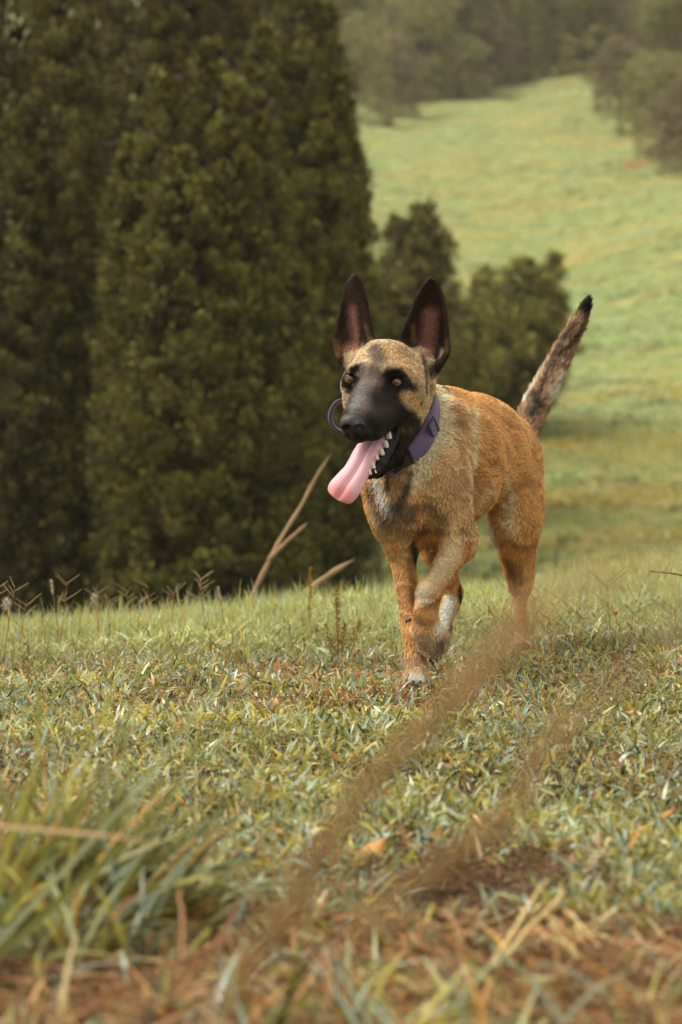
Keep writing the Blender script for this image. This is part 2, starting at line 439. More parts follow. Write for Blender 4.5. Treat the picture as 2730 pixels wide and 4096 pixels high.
def leaves(centers, crad, per, lsize, cols, flat=.8, up=.5, tip=None):
    """leaf clumps: per small diamond leaves around each centre; tip = colour mixed into the upper outer leaves"""
    n_ = len(centers) * per
    c = np.repeat(centers, per, 0); r = np.repeat(crad, per)
    d = unit(rng.normal(0, 1, (n_, 3)) + np.array([0, 0, .25])); rad = rng.random(n_) ** .45
    off = d * (rad * r)[:, None]; off[:, 2] *= flat
    p_ = c + off
    ld = unit(d * .9 + np.array([0, 0, up]) + rng.normal(0, .55, (n_, 3)))
    sd = unit(np.cross(ld, rng.normal(0, 1, (n_, 3))))
    L_ = (lsize * (.6 + .8 * rng.random(n_)))[:, None]; W_ = L_ * .40
    V = np.stack([p_, p_ + ld * L_ * .5 + sd * W_ * .5, p_ + ld * L_, p_ + ld * L_ * .5 - sd * W_ * .5], 1).reshape(-1, 3)
    F_ = np.arange(n_ * 4).reshape(-1, 4)
    cc = np.repeat(cols, per, 0)
    if tip is not None:
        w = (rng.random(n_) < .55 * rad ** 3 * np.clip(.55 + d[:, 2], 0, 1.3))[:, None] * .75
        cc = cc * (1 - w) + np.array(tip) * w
    cc = cc * (.75 + .5 * rng.random((n_, 1)))
    return V, F_, np.repeat(cc, 4, 0)

def spire_tree(name, label, cat, base_px, D, spires, base_col, tip_col, lsize=.050, clump=.135, density=1.0, per=70, group=None, bushy=None, outer_tip=None):
    """evergreen built of several upright leafy spires: (px, top py, radius px, depth offset)"""
    x0 = (base_px - 1365) / FPX * D; g0 = float(gz(x0, D)[0])
    root = empty(name, (x0, D, g0)); tag(root, label, cat, group)
    tops = []; Vt = []; Ft = []; o_ = 0
    CV = []; CR = []; CC_ = []; TW = []; TA = []
    for (px, ty, rp, dd) in spires:
        Ds = D + dd; top = P(px, ty, Ds); R0 = rp * Ds / FPX
        H = top[2] - g0; foot = np.array([x0 * .5 + top[0] * .5, top[1], g0])
        path = wob([x0, D, g0 - .1], top, 9, R0 * .05); path[1:-1, 0] = x0 + (top[0] - x0) * np.linspace(0, 1, 9)[1:-1] ** .6
        v, f = tube(path, np.linspace(.055 if len(spires) > 1 else .08, .006, 9) * min(1.6, H / 5)); Vt.append(v); Ft.append(f + o_); o_ += len(v)
        nb = int(10 * H)
        for _ in range(nb):
            t = .12 + .8 * rng.random(); a = rng.random() * 6.283; s0 = path[int(t * 8)]
            e0 = s0 + np.array([math.cos(a), math.sin(a), .7]) * R0 * (.9 - .6 * t)
            v, f = tube(wob(s0, e0, 4, .01), np.linspace(.018, .004, 4), 4); Vt.append(v); Ft.append(f + o_); o_ += len(v)
        ncl = int(density * 6.0 * H * R0 / (clump * clump) * .30)
        h = rng.random(ncl) ** .9; h = np.where((h < .25) & (rng.random(ncl) < .45), .25 + .7 * rng.random(ncl), h)
        prof = np.interp(h, [0, .12, .35, .6, .8, .93, 1], bushy) if bushy is not None else np.interp(h, [0, .15, .4, .65, .82, .94, 1], [.75, 1, 1, .84, .60, .34, .10])
        a = rng.random(ncl) * 2 * np.pi
        lump = .50 + .95 * vnoise(np.stack([np.cos(a) * 2.2, np.sin(a) * 2.2, h * H * 2.0 + px], 1), 1.0, 5) ** 1.2
        rr = R0 * prof * lump * (.60 + .40 * rng.random(ncl) ** .6)
        cx = x0 + (top[0] - x0) * np.interp(h, [0, .3, 1], [.35, .8, 1])
        cy = D + dd * np.interp(h, [0, .3, 1], [.5, .9, 1])
        cen = np.stack([cx + np.cos(a) * rr, cy + np.sin(a) * rr, g0 + .15 + h * (H - .1)], 1)
        CV.append(cen); CR.append(clump * (.6 + .75 * rng.random(ncl) ** 1.5) * np.interp(h, [0, .8, 1], [1.15, .9, .6]))
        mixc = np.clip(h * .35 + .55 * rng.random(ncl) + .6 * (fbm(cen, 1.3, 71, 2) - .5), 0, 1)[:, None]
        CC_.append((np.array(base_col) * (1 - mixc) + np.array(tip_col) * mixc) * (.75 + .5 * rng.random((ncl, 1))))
        # bare brown twigs fill the inside of the crown
        nt_ = int(330 * H * max(R0, .3)); ht = rng.random(nt_) ** 1.4; at = rng.random(nt_) * 6.283
        rt_ = R0 * np.interp(ht, [0, .15, .65, .9, 1], [.7, .85, .7, .35, .05]) * rng.random(nt_) ** .5 * np.interp(ht, [0, .3, .5], [.85, .68, .55])
        tx = x0 + (top[0] - x0) * np.interp(ht, [0, .3, 1], [.35, .8, 1]); ty_ = D + dd * np.interp(ht, [0, .3, 1], [.5, .9, 1])
        TW.append(np.stack([tx + np.cos(at) * rt_, ty_ + np.sin(at) * rt_, g0 + ht * H], 1)); TA.append(at)
    cen = np.concatenate(CV); cr = np.concatenate(CR); cc = np.concatenate(CC_)
    V, F_, C_ = leaves(cen, cr, per, lsize, cc, flat=1.15, up=.9, tip=outer_tip if outer_tip is not None else np.array(tip_col) * 2.3)
    tw_ = np.concatenate(TW); ta = np.concatenate(TA)
    v, t, c = blades(tw_, np.stack([np.cos(ta), np.sin(ta), .5 + 0 * ta], 1) + rng.normal(0, .3, (len(tw_), 3)), .14 + .18 * rng.random(len(tw_)), .035 + .03 * rng.random(len(tw_)), 0 * ta, np.tile(srgb(62, 46, 34), (len(tw_), 1)), nseg=2)
    o3 = mesh_np('twigs', v - np.array(root.location), t, leaf_m, colors=c, parent=root)
    o = mesh_np('crown', V - np.array(root.location), F_, leaf_m, colors=np.clip(C_, .003, .6), parent=root)
    tv = np.concatenate(Vt) - np.array(root.location)
    o2 = mesh_np('trunk', tv, np.concatenate(Ft), bark_m, smooth=True, parent=root)
    print(name, len(cen), len(F_))
    return root
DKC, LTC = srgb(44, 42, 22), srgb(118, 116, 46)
BUSH = [.45, .8, 1.05, 1.08, .92, .62, .25]
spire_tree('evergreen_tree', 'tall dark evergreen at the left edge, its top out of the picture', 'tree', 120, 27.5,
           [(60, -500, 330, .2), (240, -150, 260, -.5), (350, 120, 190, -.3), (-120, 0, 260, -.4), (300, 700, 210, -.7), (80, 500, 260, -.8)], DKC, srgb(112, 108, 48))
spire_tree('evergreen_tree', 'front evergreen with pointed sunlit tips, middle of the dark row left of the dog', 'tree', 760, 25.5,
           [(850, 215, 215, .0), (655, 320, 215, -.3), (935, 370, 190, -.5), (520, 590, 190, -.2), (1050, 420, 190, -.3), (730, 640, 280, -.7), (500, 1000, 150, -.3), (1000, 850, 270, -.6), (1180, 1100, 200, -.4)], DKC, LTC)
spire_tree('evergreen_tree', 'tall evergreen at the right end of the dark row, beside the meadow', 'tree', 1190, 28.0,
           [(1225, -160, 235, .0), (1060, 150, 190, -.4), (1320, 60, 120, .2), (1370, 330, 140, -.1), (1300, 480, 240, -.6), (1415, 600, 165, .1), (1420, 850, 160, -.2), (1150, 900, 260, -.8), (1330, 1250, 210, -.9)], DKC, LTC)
spire_tree('evergreen_tree', 'shaded evergreen standing behind the two front ones, seen between their tips', 'tree', 560, 31.0,
           [(560, -420, 300, 0), (760, -150, 260, .3), (400, -100, 240, .3), (980, -240, 270, .5), (660, 0, 260, -.3)], srgb(60, 54, 32), srgb(110, 102, 48))
spire_tree('evergreen_tree', 'rearmost evergreen filling the gap behind the right-hand tips of the dark row', 'tree', 1020, 33.0,
           [(1000, -420, 280, 0), (1180, -300, 220, .3), (820, -260, 240, .3)], srgb(52, 48, 27), srgb(100, 96, 46))
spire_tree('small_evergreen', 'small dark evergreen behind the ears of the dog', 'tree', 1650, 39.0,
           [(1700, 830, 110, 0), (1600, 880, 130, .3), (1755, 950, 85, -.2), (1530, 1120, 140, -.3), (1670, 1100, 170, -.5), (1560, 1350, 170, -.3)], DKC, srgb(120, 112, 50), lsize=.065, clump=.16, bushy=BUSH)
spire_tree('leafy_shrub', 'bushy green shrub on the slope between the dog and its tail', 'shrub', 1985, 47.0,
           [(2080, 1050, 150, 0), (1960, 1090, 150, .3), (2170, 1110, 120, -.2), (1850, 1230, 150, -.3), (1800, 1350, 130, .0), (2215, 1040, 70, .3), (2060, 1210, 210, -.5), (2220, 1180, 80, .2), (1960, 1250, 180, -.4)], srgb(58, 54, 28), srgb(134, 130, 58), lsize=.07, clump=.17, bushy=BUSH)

# far wood: rounded broadleaf trees, three shapes copied with their own place and turn
def broadleaf(name, seed, H=7.0, Rr=3.2, ncl=380, per=45, lsize=.16, c0=DKC, c1=LTC):
    root = empty(name, (0, 0, 0)); Vt = []; Ft = []; o_ = 0; cen = []; cr = []
    nb = 16
    v, f = tube(wob([0, 0, -.4], [.2, .1, H * .6], 7, .05), np.linspace(.20, .08, 7), 8); Vt.append(v); Ft.append(f); o_ += len(v)
    for k in range(nb):
        a = 6.283 * k / nb + rng.random(); hh = H * (.30 + .55 * rng.random()); rad = Rr * (.30 + .5 * rng.random()) * (1.1 - .6 * (hh / H - .3))
        c = np.array([math.cos(a) * rad, math.sin(a) * rad, hh])
        v, f = tube(wob([.1, .05, H * (.15 + .3 * rng.random())], c, 6, .06), np.linspace(.09, .025, 6), 6); Vt.append(v); Ft.append(f + o_); o_ += len(v)
        m_ = ncl // nb; d = unit(rng.normal(0, 1, (m_, 3))); R1 = Rr * (.34 + .16 * rng.random())
        cc = c + d * R1 * (.6 + .4 * rng.random((m_, 1))) * np.array([1, 1, .72]); cen.append(cc); cr.append(np.full(m_, .34) * (.6 + .7 * rng.random(m_)))
    m_ = ncl // 3; d = unit(rng.normal(0, 1, (m_, 3))); cen.append(np.array([0, 0, H * .68]) + d * np.array([Rr * .6, Rr * .6, H * .30])); cr.append(np.full(m_, .5))
    m_ = ncl // 3; a = rng.random(m_) * 6.283; cen.append(np.stack([np.cos(a) * Rr * .75, np.sin(a) * Rr * .75, H * .38 * rng.random(m_)], 1)); cr.append(np.full(m_, .45))
    cen = np.concatenate(cen); cr = np.concatenate(cr); t = rng.random((len(cen), 1))
    cols = (c0 * (1 - t) + c1 * t) * (.8 + .4 * rng.random((len(cen), 1)))
    V, F_, C_ = leaves(cen, cr, per, lsize, cols, flat=.7, up=.4, tip=np.array(c1) * 1.2)
    mesh_np('crown', V, F_, leaf_m, colors=np.clip(C_, .003, .6), parent=root)
    mesh_np('trunk', np.concatenate(Vt), np.concatenate(Ft), bark_m, smooth=True, parent=root)
    return root
def copy_tree(o):
    c = o.copy(); COL.objects.link(c)
    for ch in o.children:
        k = ch.copy(); COL.objects.link(k); k.parent = c
    return c
FC0, FC1 = srgb(84, 78, 56), srgb(164, 158, 102)
protos = [broadleaf('forest_tree', 1, 7.5, 3.3, c0=FC0, c1=FC1), broadleaf('forest_tree', 2, 6.5, 3.0, c0=srgb(106, 92, 70), c1=srgb(142, 130, 92)), broadleaf('forest_tree', 3, 8.2, 3.0, c0=srgb(86, 84, 54), c1=srgb(160, 158, 92))]
used = [False] * 3
def place(k, x, y, s, label, group, cat='tree'):
    o = protos[k] if not used[k] else copy_tree(protos[k]); used[k] = True
    o.location = (x, y, float(gz(x, y)[0]) - .3); o.rotation_euler = (0, 0, rng.random() * 6.28); o.scale = (s, s, s * (.9 + .25 * rng.random()))
    tag(o, label, cat, group); return o
edge = [(1430, 492), (1560, 470), (1700, 440), (1850, 410), (1990, 372), (2130, 330), (2270, 300), (2400, 280)]
for i, (px, py) in enumerate(edge):
    c_, d_ = ground_hit(px, py + 6)
    place(i % 3, c_[0], c_[1] + 2.5, .62 + .14 * rng.random(), ['leftmost tree of the wood edge above the meadow, beside the dark evergreens', 'second tree from the left along the upper edge of the meadow', 'third tree from the left along the upper edge of the meadow', 'fourth tree from the left along the upper edge of the meadow', 'fourth tree from the right along the upper edge of the meadow', 'third tree from the right along the upper edge of the meadow', 'second tree from the right along the upper edge of the meadow', 'last tree of the wood edge, at the highest corner of the meadow'][i], 'trees along the upper edge of the meadow')
rows = [(148, -1, 30, 9), (160, -2, 32, 9), (173, -3, 34, 8), (188, -3, 36, 8), (205, -4, 40, 7)]
for (y, x0, x1, n_) in rows:
    for k in range(n_):
        x = x0 + (x1 - x0) * (k + .5 * rng.random()) / (n_ - 1)
        place(int(rng.integers(3)), x, y + rng.normal(0, 1.5), .8 + .3 * rng.random(), 'hazy brown green tree deep in the hillside wood', 'trees deep in the wood on the hill')
rt = [(2490, 470, .55, 'dark round bush at the lower left corner of the right-hand thicket'), (2590, 540, .55, 'dense grey-brown tree in the lower middle of the right-hand thicket'), (2690, 640, .6, 'nearest dark tree of the thicket, cut by the right edge above the dirt patch'),
      (2550, 330, .75, 'taller yellow-green tree rising behind the dark bush of the right-hand thicket'), (2700, 420, .8, 'large olive tree at the right edge behind the thicket front'), (2480, 250, .7, 'pale olive tree where the thicket meets the far wood'), (2800, 700, .7, 'olive tree of the thicket just beyond the right edge')]
for i, (px, py, s, lb) in enumerate(rt):
    c_, d_ = ground_hit(px, py); place((i + 1) % 3, c_[0], c_[1] + 1, s, lb, 'trees of the thicket at upper right')
# ================================================================== the dog
# A signed distance field of anatomical masses (bones, muscles) is blended and turned into one continuous skin.
D0 = 4.2
def q(px, py, d=0.0):
    return P(px, py, D0 + d)

BF = unit([-0.40, -0.92, 0.0])       # the way the dog walks
BS = unit([0.92, -0.40, 0.0])        # the dog's left
Z = np.array([0, 0, 1.0])
PRIMS = []
def prim(a, b, ra, rb, k=0.02, side=BS, sub=False, flow=None, grp='body'):
    """elliptic capsule a->b; ra/rb = (half width along side, half size across)"""
    a = np.asarray(a, float); b = np.asarray(b, float)
    if np.isscalar(ra): ra = (ra, ra)
    if np.isscalar(rb): rb = (rb, rb)
    if grp == 'leg': ra, rb = tuple(r * .93 for r in ra), tuple(r * .93 for r in rb)
    PRIMS.append(dict(a=a, b=b, ra=np.array(ra), rb=np.array(rb), k=k, side=np.asarray(side, float), sub=sub, grp=grp,
                      flow=unit(flow) if flow is not None else None))

def prim_sdf(pr, X):
    a, b = pr['a'], pr['b']; ba = b - a; L2 = ba @ ba
    pa = X - a
    if L2 > 1e-10:
        h = np.clip(pa @ ba / L2, 0, 1); w = unit(ba)
    else:
        h = np.zeros(len(X)); w = unit(np.cross(pr['side'], [0.3, 0.2, 0.9]))
    s = pr['side'] - w * (pr['side'] @ w); s = unit(s); v = np.cross(w, s)
    qv = pa - h[:, None] * ba
    rs = pr['ra'][0] + (pr['rb'][0] - pr['ra'][0]) * h
    rv = pr['ra'][1] + (pr['rb'][1] - pr['ra'][1]) * h
    rw = np.minimum(rs, rv) if len(pr['ra']) < 3 else pr['ra'][2] + 0 * h
    cu, cv, cw = qv @ s, qv @ v, qv @ w
    k0 = np.sqrt((cu / rs) ** 2 + (cv / rv) ** 2 + (cw / rw) ** 2)
    k1 = np.sqrt((cu / rs ** 2) ** 2 + (cv / rv ** 2) ** 2 + (cw / rw ** 2) ** 2)
    return k0 * (k0 - 1) / np.maximum(k1, 1e-6)

def smin(a, b, k):
    h = np.maximum(k - np.abs(a - b), 0) / k
    return np.minimum(a, b) - h * h * k * 0.25

# ---- torso
DN = np.array([0, 0, -1.0]); BK = -BF
prim(q(1655, 1865, 0.07), q(1800, 1835, 0.17), (0.070, 0.108), (0.090, 0.112), 0.03, flow=BK + 0.35 * DN)
prim(q(1800, 1835, 0.17), q(1925, 1800, 0.31), (0.090, 0.112), (0.080, 0.090), 0.03, flow=BK + 0.25 * DN)
prim(q(1925, 1800, 0.31), q(2010, 1815, 0.43), (0.080, 0.090), (0.066, 0.076), 0.03, flow=BK + 0.3 * DN)
# withers ridge
prim(q(1745, 1660, 0.13), q(1880, 1672, 0.27), (0.03, 0.032), (0.035, 0.032), 0.05, flow=BK)
# fore chest / sternum
prim(q(1600, 1925, 0.015), q(1690, 2085, 0.07), (0.055, 0.06), (0.052, 0.045), 0.04, flow=DN + 0.1 * BF)
prim(q(1575, 1960, 0.0), q(1600, 2070, 0.02), (0.043, 0.04), (0.042, 0.04), 0.03, flow=DN)
# belly
prim(q(1780, 2000, 0.15), q(1930, 1880, 0.33), (0.05, 0.035), (0.05, 0.020), 0.05, flow=BK + 0.2 * DN)
# neck
prim(q(1572, 1600, 0.03), q(1680, 1815, 0.09), (0.050, 0.060), (0.074, 0.085), 0.03, flow=DN + 0.5 * BK, grp='neck')
prim(q(1575, 1720, 0.01), q(1612, 1930, 0.02), (0.047, 0.045), (0.062, 0.055), 0.03, flow=DN, grp='neck')
prim(q(1630, 1625, 0.07), q(1755, 1725, 0.15), (0.040, 0.05), (0.05, 0.055), 0.04, flow=BK + 0.5 * DN, grp='neck')
# neck muscle running to the shoulder
prim(q(1668, 1660, 0.02), q(1725, 1850, 0.01), (0.014, 0.022), (0.02, 0.034), 0.04, flow=DN + 0.3 * BK, grp='neck')
# left shoulder blade, upper arm, elbow, forearm (lifted leg, viewer right)
prim(q(1835, 1710, 0.09), q(1785, 1930, -0.01), (0.022, 0.05), (0.035, 0.056), 0.035, flow=DN + 0.5 * BK, grp='sh')
prim(q(1785, 1940, 0.0), q(1842, 2150, 0.03), (0.034, 0.048), (0.028, 0.036), 0.03, flow=DN + 0.2 * BK, grp='sh')
prim(q(1838, 2175, 0.035), q(1722, 2372, -0.045), (0.0265, 0.032), (0.0180, 0.0215), 0.02, flow=q(1700, 2400, -.05) - q(1848, 2165, .03), grp='leg')
prim(q(1868, 2175, 0.055), q(1862, 2205, 0.045), 0.012, 0.012, 0.02, flow=DN, grp='leg')   # elbow point
prim(q(1712, 2375, -0.05), q(1706, 2440, -0.05), (0.0215, 0.0235), (0.017, 0.019), 0.015, flow=DN, grp='leg')       # carpus
prim(q(1704, 2440, -0.045), q(1708, 2520, -0.03), (0.0180, 0.0185), (0.0265, 0.021), 0.015, flow=DN, grp='leg')     # pastern
FR = unit([0.97, -0.24, 0])
prim(q(1708, 2520, -0.03), q(1722, 2580, -0.015), (0.0275, 0.020), (0.021, 0.016), 0.012, flow=DN, grp='paw')
for dx, dy, dd in ((-30, -12, -.010), (-10, 4, -.018), (14, 8, -.016), (32, -6, -.004)):                         # toes, hanging
    prim(q(1714 + dx * 1.15, 2530, -0.03 + dd * .4), q(1728 + dx * .95, 2608 + dy, -0.012 + dd), (0.0105, 0.011), (0.0090, 0.0095), 0.008, side=FR, flow=DN, grp='paw')
# right fore leg (planted, viewer left)
prim(q(1600, 1900, 0.02), q(1582, 2050, 0.0), (0.035, 0.05), (0.032, 0.045), 0.04, flow=DN, grp='sh')
prim(q(1582, 2050, 0.0), q(1606, 2190, 0.05), (0.032, 0.042), (0.025, 0.03), 0.03, flow=DN, grp='sh')
prim(q(1606, 2190, 0.045), q(1645, 2480, 0.02), (0.0235, 0.026), (0.0155, 0.018), 0.02, flow=DN, grp='leg')
prim(q(1645, 2480, 0.02), q(1652, 2540, 0.01), (0.0165, 0.018), (0.0150, 0.016), 0.015, flow=DN, grp='leg')
prim(q(1652, 2540, 0.01), q(1662, 2670, 0.005), (0.0148, 0.016), (0.0170, 0.017), 0.015, flow=DN, grp='leg')
prim(q(1664, 2668, 0.0), q(1669, 2715, -0.02), (0.0205, 0.017), (0.019, 0.012), 0.012, flow=DN + BF, grp='paw')
for dx, dd in ((-38, .004), (-14, -.012), (14, -.012), (36, .002)):
    prim(q(1666 + dx * .8, 2690, -0.018 + dd), q(1669 + dx * 1.02, 2727, -0.038 + dd), (0.0098, 0.011), (0.0088, 0.0085), 0.006, side=FR, flow=BF + 0.6 * DN, grp='paw')
# left hind leg (viewer right)
prim(q(2042, 1820, 0.44), q(2066, 1980, 0.39), (0.042, 0.076), (0.036, 0.060), 0.04, flow=DN + 0.4 * BK, grp='th')
prim(q(2066, 1980, 0.39), q(2062, 2110, 0.36), (0.036, 0.060), (0.033, 0.050), 0.035, flow=DN, grp='th')
prim(q(2058, 2090, 0.37), q(2078, 2330, 0.47), (0.035, 0.054), (0.0175, 0.025), 0.05, flow=DN + 0.2 * BK, grp='th')
prim(q(2066, 2160, 0.44), q(2098, 2330, 0.51), (0.026, 0.036), (0.013, 0.018), 0.04, flow=DN + 0.2 * BK, grp='th')
prim(q(2105, 2320, 0.52), q(2092, 2370, 0.49), (0.009, 0.012), (0.010, 0.014), 0.015, flow=DN, grp='leg')
prim(q(2084, 2350, 0.475), q(2086, 2520, 0.45), (0.0115, 0.015), (0.0108, 0.013), 0.02, flow=DN, grp='leg')
prim(q(2086, 2520, 0.45), q(2090, 2590, 0.42), (0.0125, 0.014), (0.017, 0.013), 0.012, flow=DN + BF, grp='paw')
for dx, dd in ((-30, .004), (-10, -.010), (12, -.010), (30, .002)):
    prim(q(2092 + dx * .8, 2590, 0.41 + dd), q(2096 + dx, 2624, 0.385 + dd), (0.0085, 0.010), (0.008, 0.008), 0.006, side=FR, flow=BF + .6 * DN, grp='paw')
# rump / buttock
prim(q(2080, 1850, 0.49), q(2078, 2030, 0.46), (0.032, 0.046), (0.034, 0.052), 0.05, flow=DN, grp='th')
# right hind leg, swinging forward under the body
prim(q(1950, 1850, 0.42), q(1830, 2000, 0.30), (0.036, 0.05), (0.030, 0.036), 0.025, flow=DN, grp='th')
prim(q(1790, 2090, 0.24), q(1745, 2190, 0.22), (0.033, 0.045), (0.026, 0.034), 0.03, flow=DN, grp='th')
prim(q(1745, 2190, 0.22), q(1820, 2370, 0.32), (0.024, 0.032), (0.014, 0.018), 0.02, flow=DN + .3 * BK, grp='leg')
prim(q(1828, 2372, 0.335), q(1804, 2420, 0.30), (0.012, 0.016), (0.013, 0.017), 0.012, flow=DN, grp='leg')
prim(q(1808, 2400, 0.31), q(1768, 2520, 0.24), (0.0145, 0.017), (0.0145, 0.016), 0.012, flow=DN + .4 * BF, grp='leg')
prim(q(1768, 2520, 0.24), q(1750, 2590, 0.19), (0.019, 0.016), (0.020, 0.014), 0.012, flow=DN + .6 * BF, grp='paw')
# tail
_tp = np.array([(2068, 1800, .47, .030), (2105, 1705, .50, .0265), (2160, 1590, .53, .0260), (2215, 1480, .55, .0225), (2270, 1375, .565, .0165), (2318, 1285, .575, .0115), (2356, 1200, .58, .0050)])
_tt = np.linspace(0, 6, 19)
TP = np.stack([np.interp(_tt, np.arange(7), _tp[:, c]) for c in range(4)], 1)
for i in range(len(TP) - 1):
    a, b = TP[i], TP[i + 1]
    prim(q(*a[:3]), q(*b[:3]), a[3] * .72, b[3] * .72, 0.012, side=RGT, flow=q(*b[:3]) - q(*a[:3]), grp='tail')

# ---- head
HS = unit([0.90, -0.42, 0.05])                       # head's left
EL, ER = q(1403, 1516, -0.084), q(1589, 1527, -0.119)
NOSE = q(1411, 1690, -0.205)
STOP = q(1490, 1555, -0.112)
MF = unit(NOSE - STOP)                               # along the muzzle
FB = unit(q(1560, 1380, 0.03) - q(1500, 1540, -.1))
prim(q(1550, 1492, -0.035), q(1552, 1500, -0.02), (0.0600, 0.050), (0.060, 0.055), 0.02, side=HS, flow=FB, grp='head')
prim(q(1503, 1502, -0.083), q(1535, 1440, -0.050), (0.049, 0.026), (0.040, 0.03), 0.025, side=HS, flow=FB, grp='head')
prim(q(1568, 1545, -0.015), q(1588, 1620, 0.02), (0.058, 0.052), (0.052, 0.06), 0.03, side=HS, flow=DN + BK, grp='head')
# brows
prim(q(1418, 1484, -0.090), q(1440, 1478, -0.098), 0.0085, 0.0085, 0.022, side=HS, flow=UPV, grp='head')
prim(q(1556, 1486, -0.112), q(1600, 1486, -0.108), 0.0085, 0.0085, 0.022, side=HS, flow=UPV, grp='head')
# cheek bones and jaw muscles
prim(q(1642, 1545, -0.070), q(1636, 1635, -0.055), (0.025, 0.03), (0.026, 0.033), 0.03, side=HS, flow=BS + BK * .8 + DN * .6, grp='head')
prim(q(1610, 1560, -0.088), q(1590, 1610, -0.098), (0.018, 0.018), (0.015, 0.018), 0.03, side=HS, flow=BS + BK * .8 + DN * .3, grp='head')
prim(q(1415, 1550, -0.055), q(1420, 1620, -0.06), (0.017, 0.024), (0.018, 0.024), 0.03, side=HS, flow=-BS + BK * .8 + DN * .6, grp='head')
prim(q(1608, 1620, -0.07), q(1596, 1690, -0.075), (0.026, 0.029), (0.021, 0.024), 0.03, side=HS, flow=BS + BK + DN, grp='head')
# ear roots
prim(q(1442, 1445, 0.02), q(1415, 1425, 0.035), (0.026, 0.026), (0.024, 0.026), 0.02, side=HS, flow=Z, grp='head')
prim(q(1665, 1455, 0.00), q(1700, 1445, 0.02), (0.026, 0.03), (0.024, 0.030), 0.02, side=HS, flow=Z, grp='head')
prim(q(1688, 1480, -0.02), q(1680, 1550, -0.01), (0.022, 0.03), (0.022, 0.03), 0.025, side=HS, flow=DN + BK, grp='head')
# muzzle
prim(q(1500, 1555, -0.098), q(1428, 1668, -0.180), (0.033, 0.030), (0.0245, 0.0215), 0.022, side=HS, flow=-MF, grp='muz')
prim(q(1516, 1625, -0.10), q(1450, 1705, -0.170), (0.041, 0.030), (0.0325, 0.0235), 0.015, side=HS, flow=-MF + .3 * DN, grp='muz')
prim(q(1575, 1662, -0.105), q(1500, 1722, -0.165), (0.011, 0.020), (0.012, 0.0165), 0.014, side=HS, flow=-MF + .3 * DN, grp='muz')  # flew, near side
prim(q(1425, 1655, -0.12), q(1398, 1722, -0.165), (0.009, 0.014), (0.008, 0.012), 0.012, side=HS, flow=-MF, grp='muz')
prim(q(1418, 1722, -0.190), q(1445, 1742, -0.184), (0.022, 0.0125), (0.022, 0.010), 0.010, side=HS, flow=-MF, grp='muz')             # upper lip under the nose
# lower jaw
prim(q(1625, 1700, -0.055), q(1560, 1835, -0.085), (0.020, 0.018), (0.022, 0.012), 0.02, side=HS, flow=-(q(1480, 1900, -.13) - q(1600, 1720, -.06)), grp='jaw')
prim(q(1560, 1835, -0.085), q(1500, 1890, -0.120), (0.022, 0.012), (0.018, 0.0095), 0.012, side=HS, flow=-(q(1480, 1900, -.13) - q(1600, 1720, -.06)), grp='jaw')
prim(q(1520, 1745, -0.05), q(1480, 1850, -0.085), (0.020, 0.016), (0.018, 0.012), 0.02, side=HS, flow=-(q(1480, 1900, -.13) - q(1600, 1720, -.06)), grp='jaw')
# mouth opening and eye sockets are carved
prim(q(1560, 1742, -0.100), q(1500, 1835, -0.130), (0.028, 0.0125), (0.028, 0.017), 0.008, side=HS, sub=True, grp='mouth')

# ---- ears: traced cups, rows of (left edge px, right edge px, y), cup depth
EARS = [
    dict(rows=[(1406, 1430, 1106), (1390, 1444, 1126), (1378, 1459, 1165), (1367, 1470, 1210), (1357, 1478, 1265), (1347, 1487, 1310), (1338, 1496, 1350), (1337, 1500, 1385), (1345, 1498, 1418), (1362, 1480, 1448), (1385, 1450, 1470)],
         dl=.015, dr=-.035, cup=.030),
    dict(rows=[(1714, 1744, 1121), (1694, 1758, 1140), (1672, 1771, 1176), (1653, 1780, 1218), (1637, 1787, 1260), (1619, 1791, 1310), (1603, 1793, 1350), (1606, 1798, 1390), (1628, 1790, 1425), (1655, 1768, 1460), (1690, 1745, 1485)],
         dl=-.035, dr=-.03, cup=.036),
]
def ear_points(E, n=60, m=40):
    R = np.array(E['rows'], float)
    t = np.linspace(0, 1, len(R)); tt = np.linspace(0, 1, n)
    L = np.interp(tt, t, R[:, 0]); Rr = np.interp(tt, t, R[:, 1]); Y = np.interp(tt, t, R[:, 2])
    pts = []; uv = []
    for i in range(n):
        for j in range(m):
            u = j / (m - 1)
            x = L[i] + 5 + (Rr[i] - L[i] - 10) * u
            wd = min(1.0, (Rr[i] - L[i]) / 130.0)
            d = E['dl'] + (E['dr'] - E['dl']) * u + E['cup'] * wd * (1 - (2 * u - 1) ** 2) * (0.35 + 0.65 * tt[i])
            pts.append(q(x, Y[i], d)); uv.append((u, tt[i]))
    return np.array(pts), np.array(uv)

# ---- sample the field
VOX = 0.0022
lo = np.min([np.minimum(p['a'], p['b']) - max(max(p['ra']), max(p['rb'])) for p in PRIMS], axis=0) - 0.012
hi = np.max([np.maximum(p['a'], p['b']) + max(max(p['ra']), max(p['rb'])) for p in PRIMS], axis=0) + 0.012
ear_pts = [ear_points(E) for E in EARS]
for ep, _ in ear_pts:
    lo = np.minimum(lo, ep.min(0) - 0.012); hi = np.maximum(hi, ep.max(0) + 0.012)
N = np.ceil((hi - lo) / VOX).astype(int) + 1
F = np.full(N, 0.05, dtype=np.float32)
def sub_box(blo, bhi):
    i0 = np.maximum(np.floor((blo - lo) / VOX).astype(int), 0); i1 = np.minimum(np.ceil((bhi - lo) / VOX).astype(int) + 1, N)
    g = np.meshgrid(*[lo[a] + VOX * np.arange(i0[a], i1[a]) for a in range(3)], indexing='ij')
    return (slice(i0[0], i1[0]), slice(i0[1], i1[1]), slice(i0[2], i1[2])), np.stack([x.ravel() for x in g], 1), g[0].shape
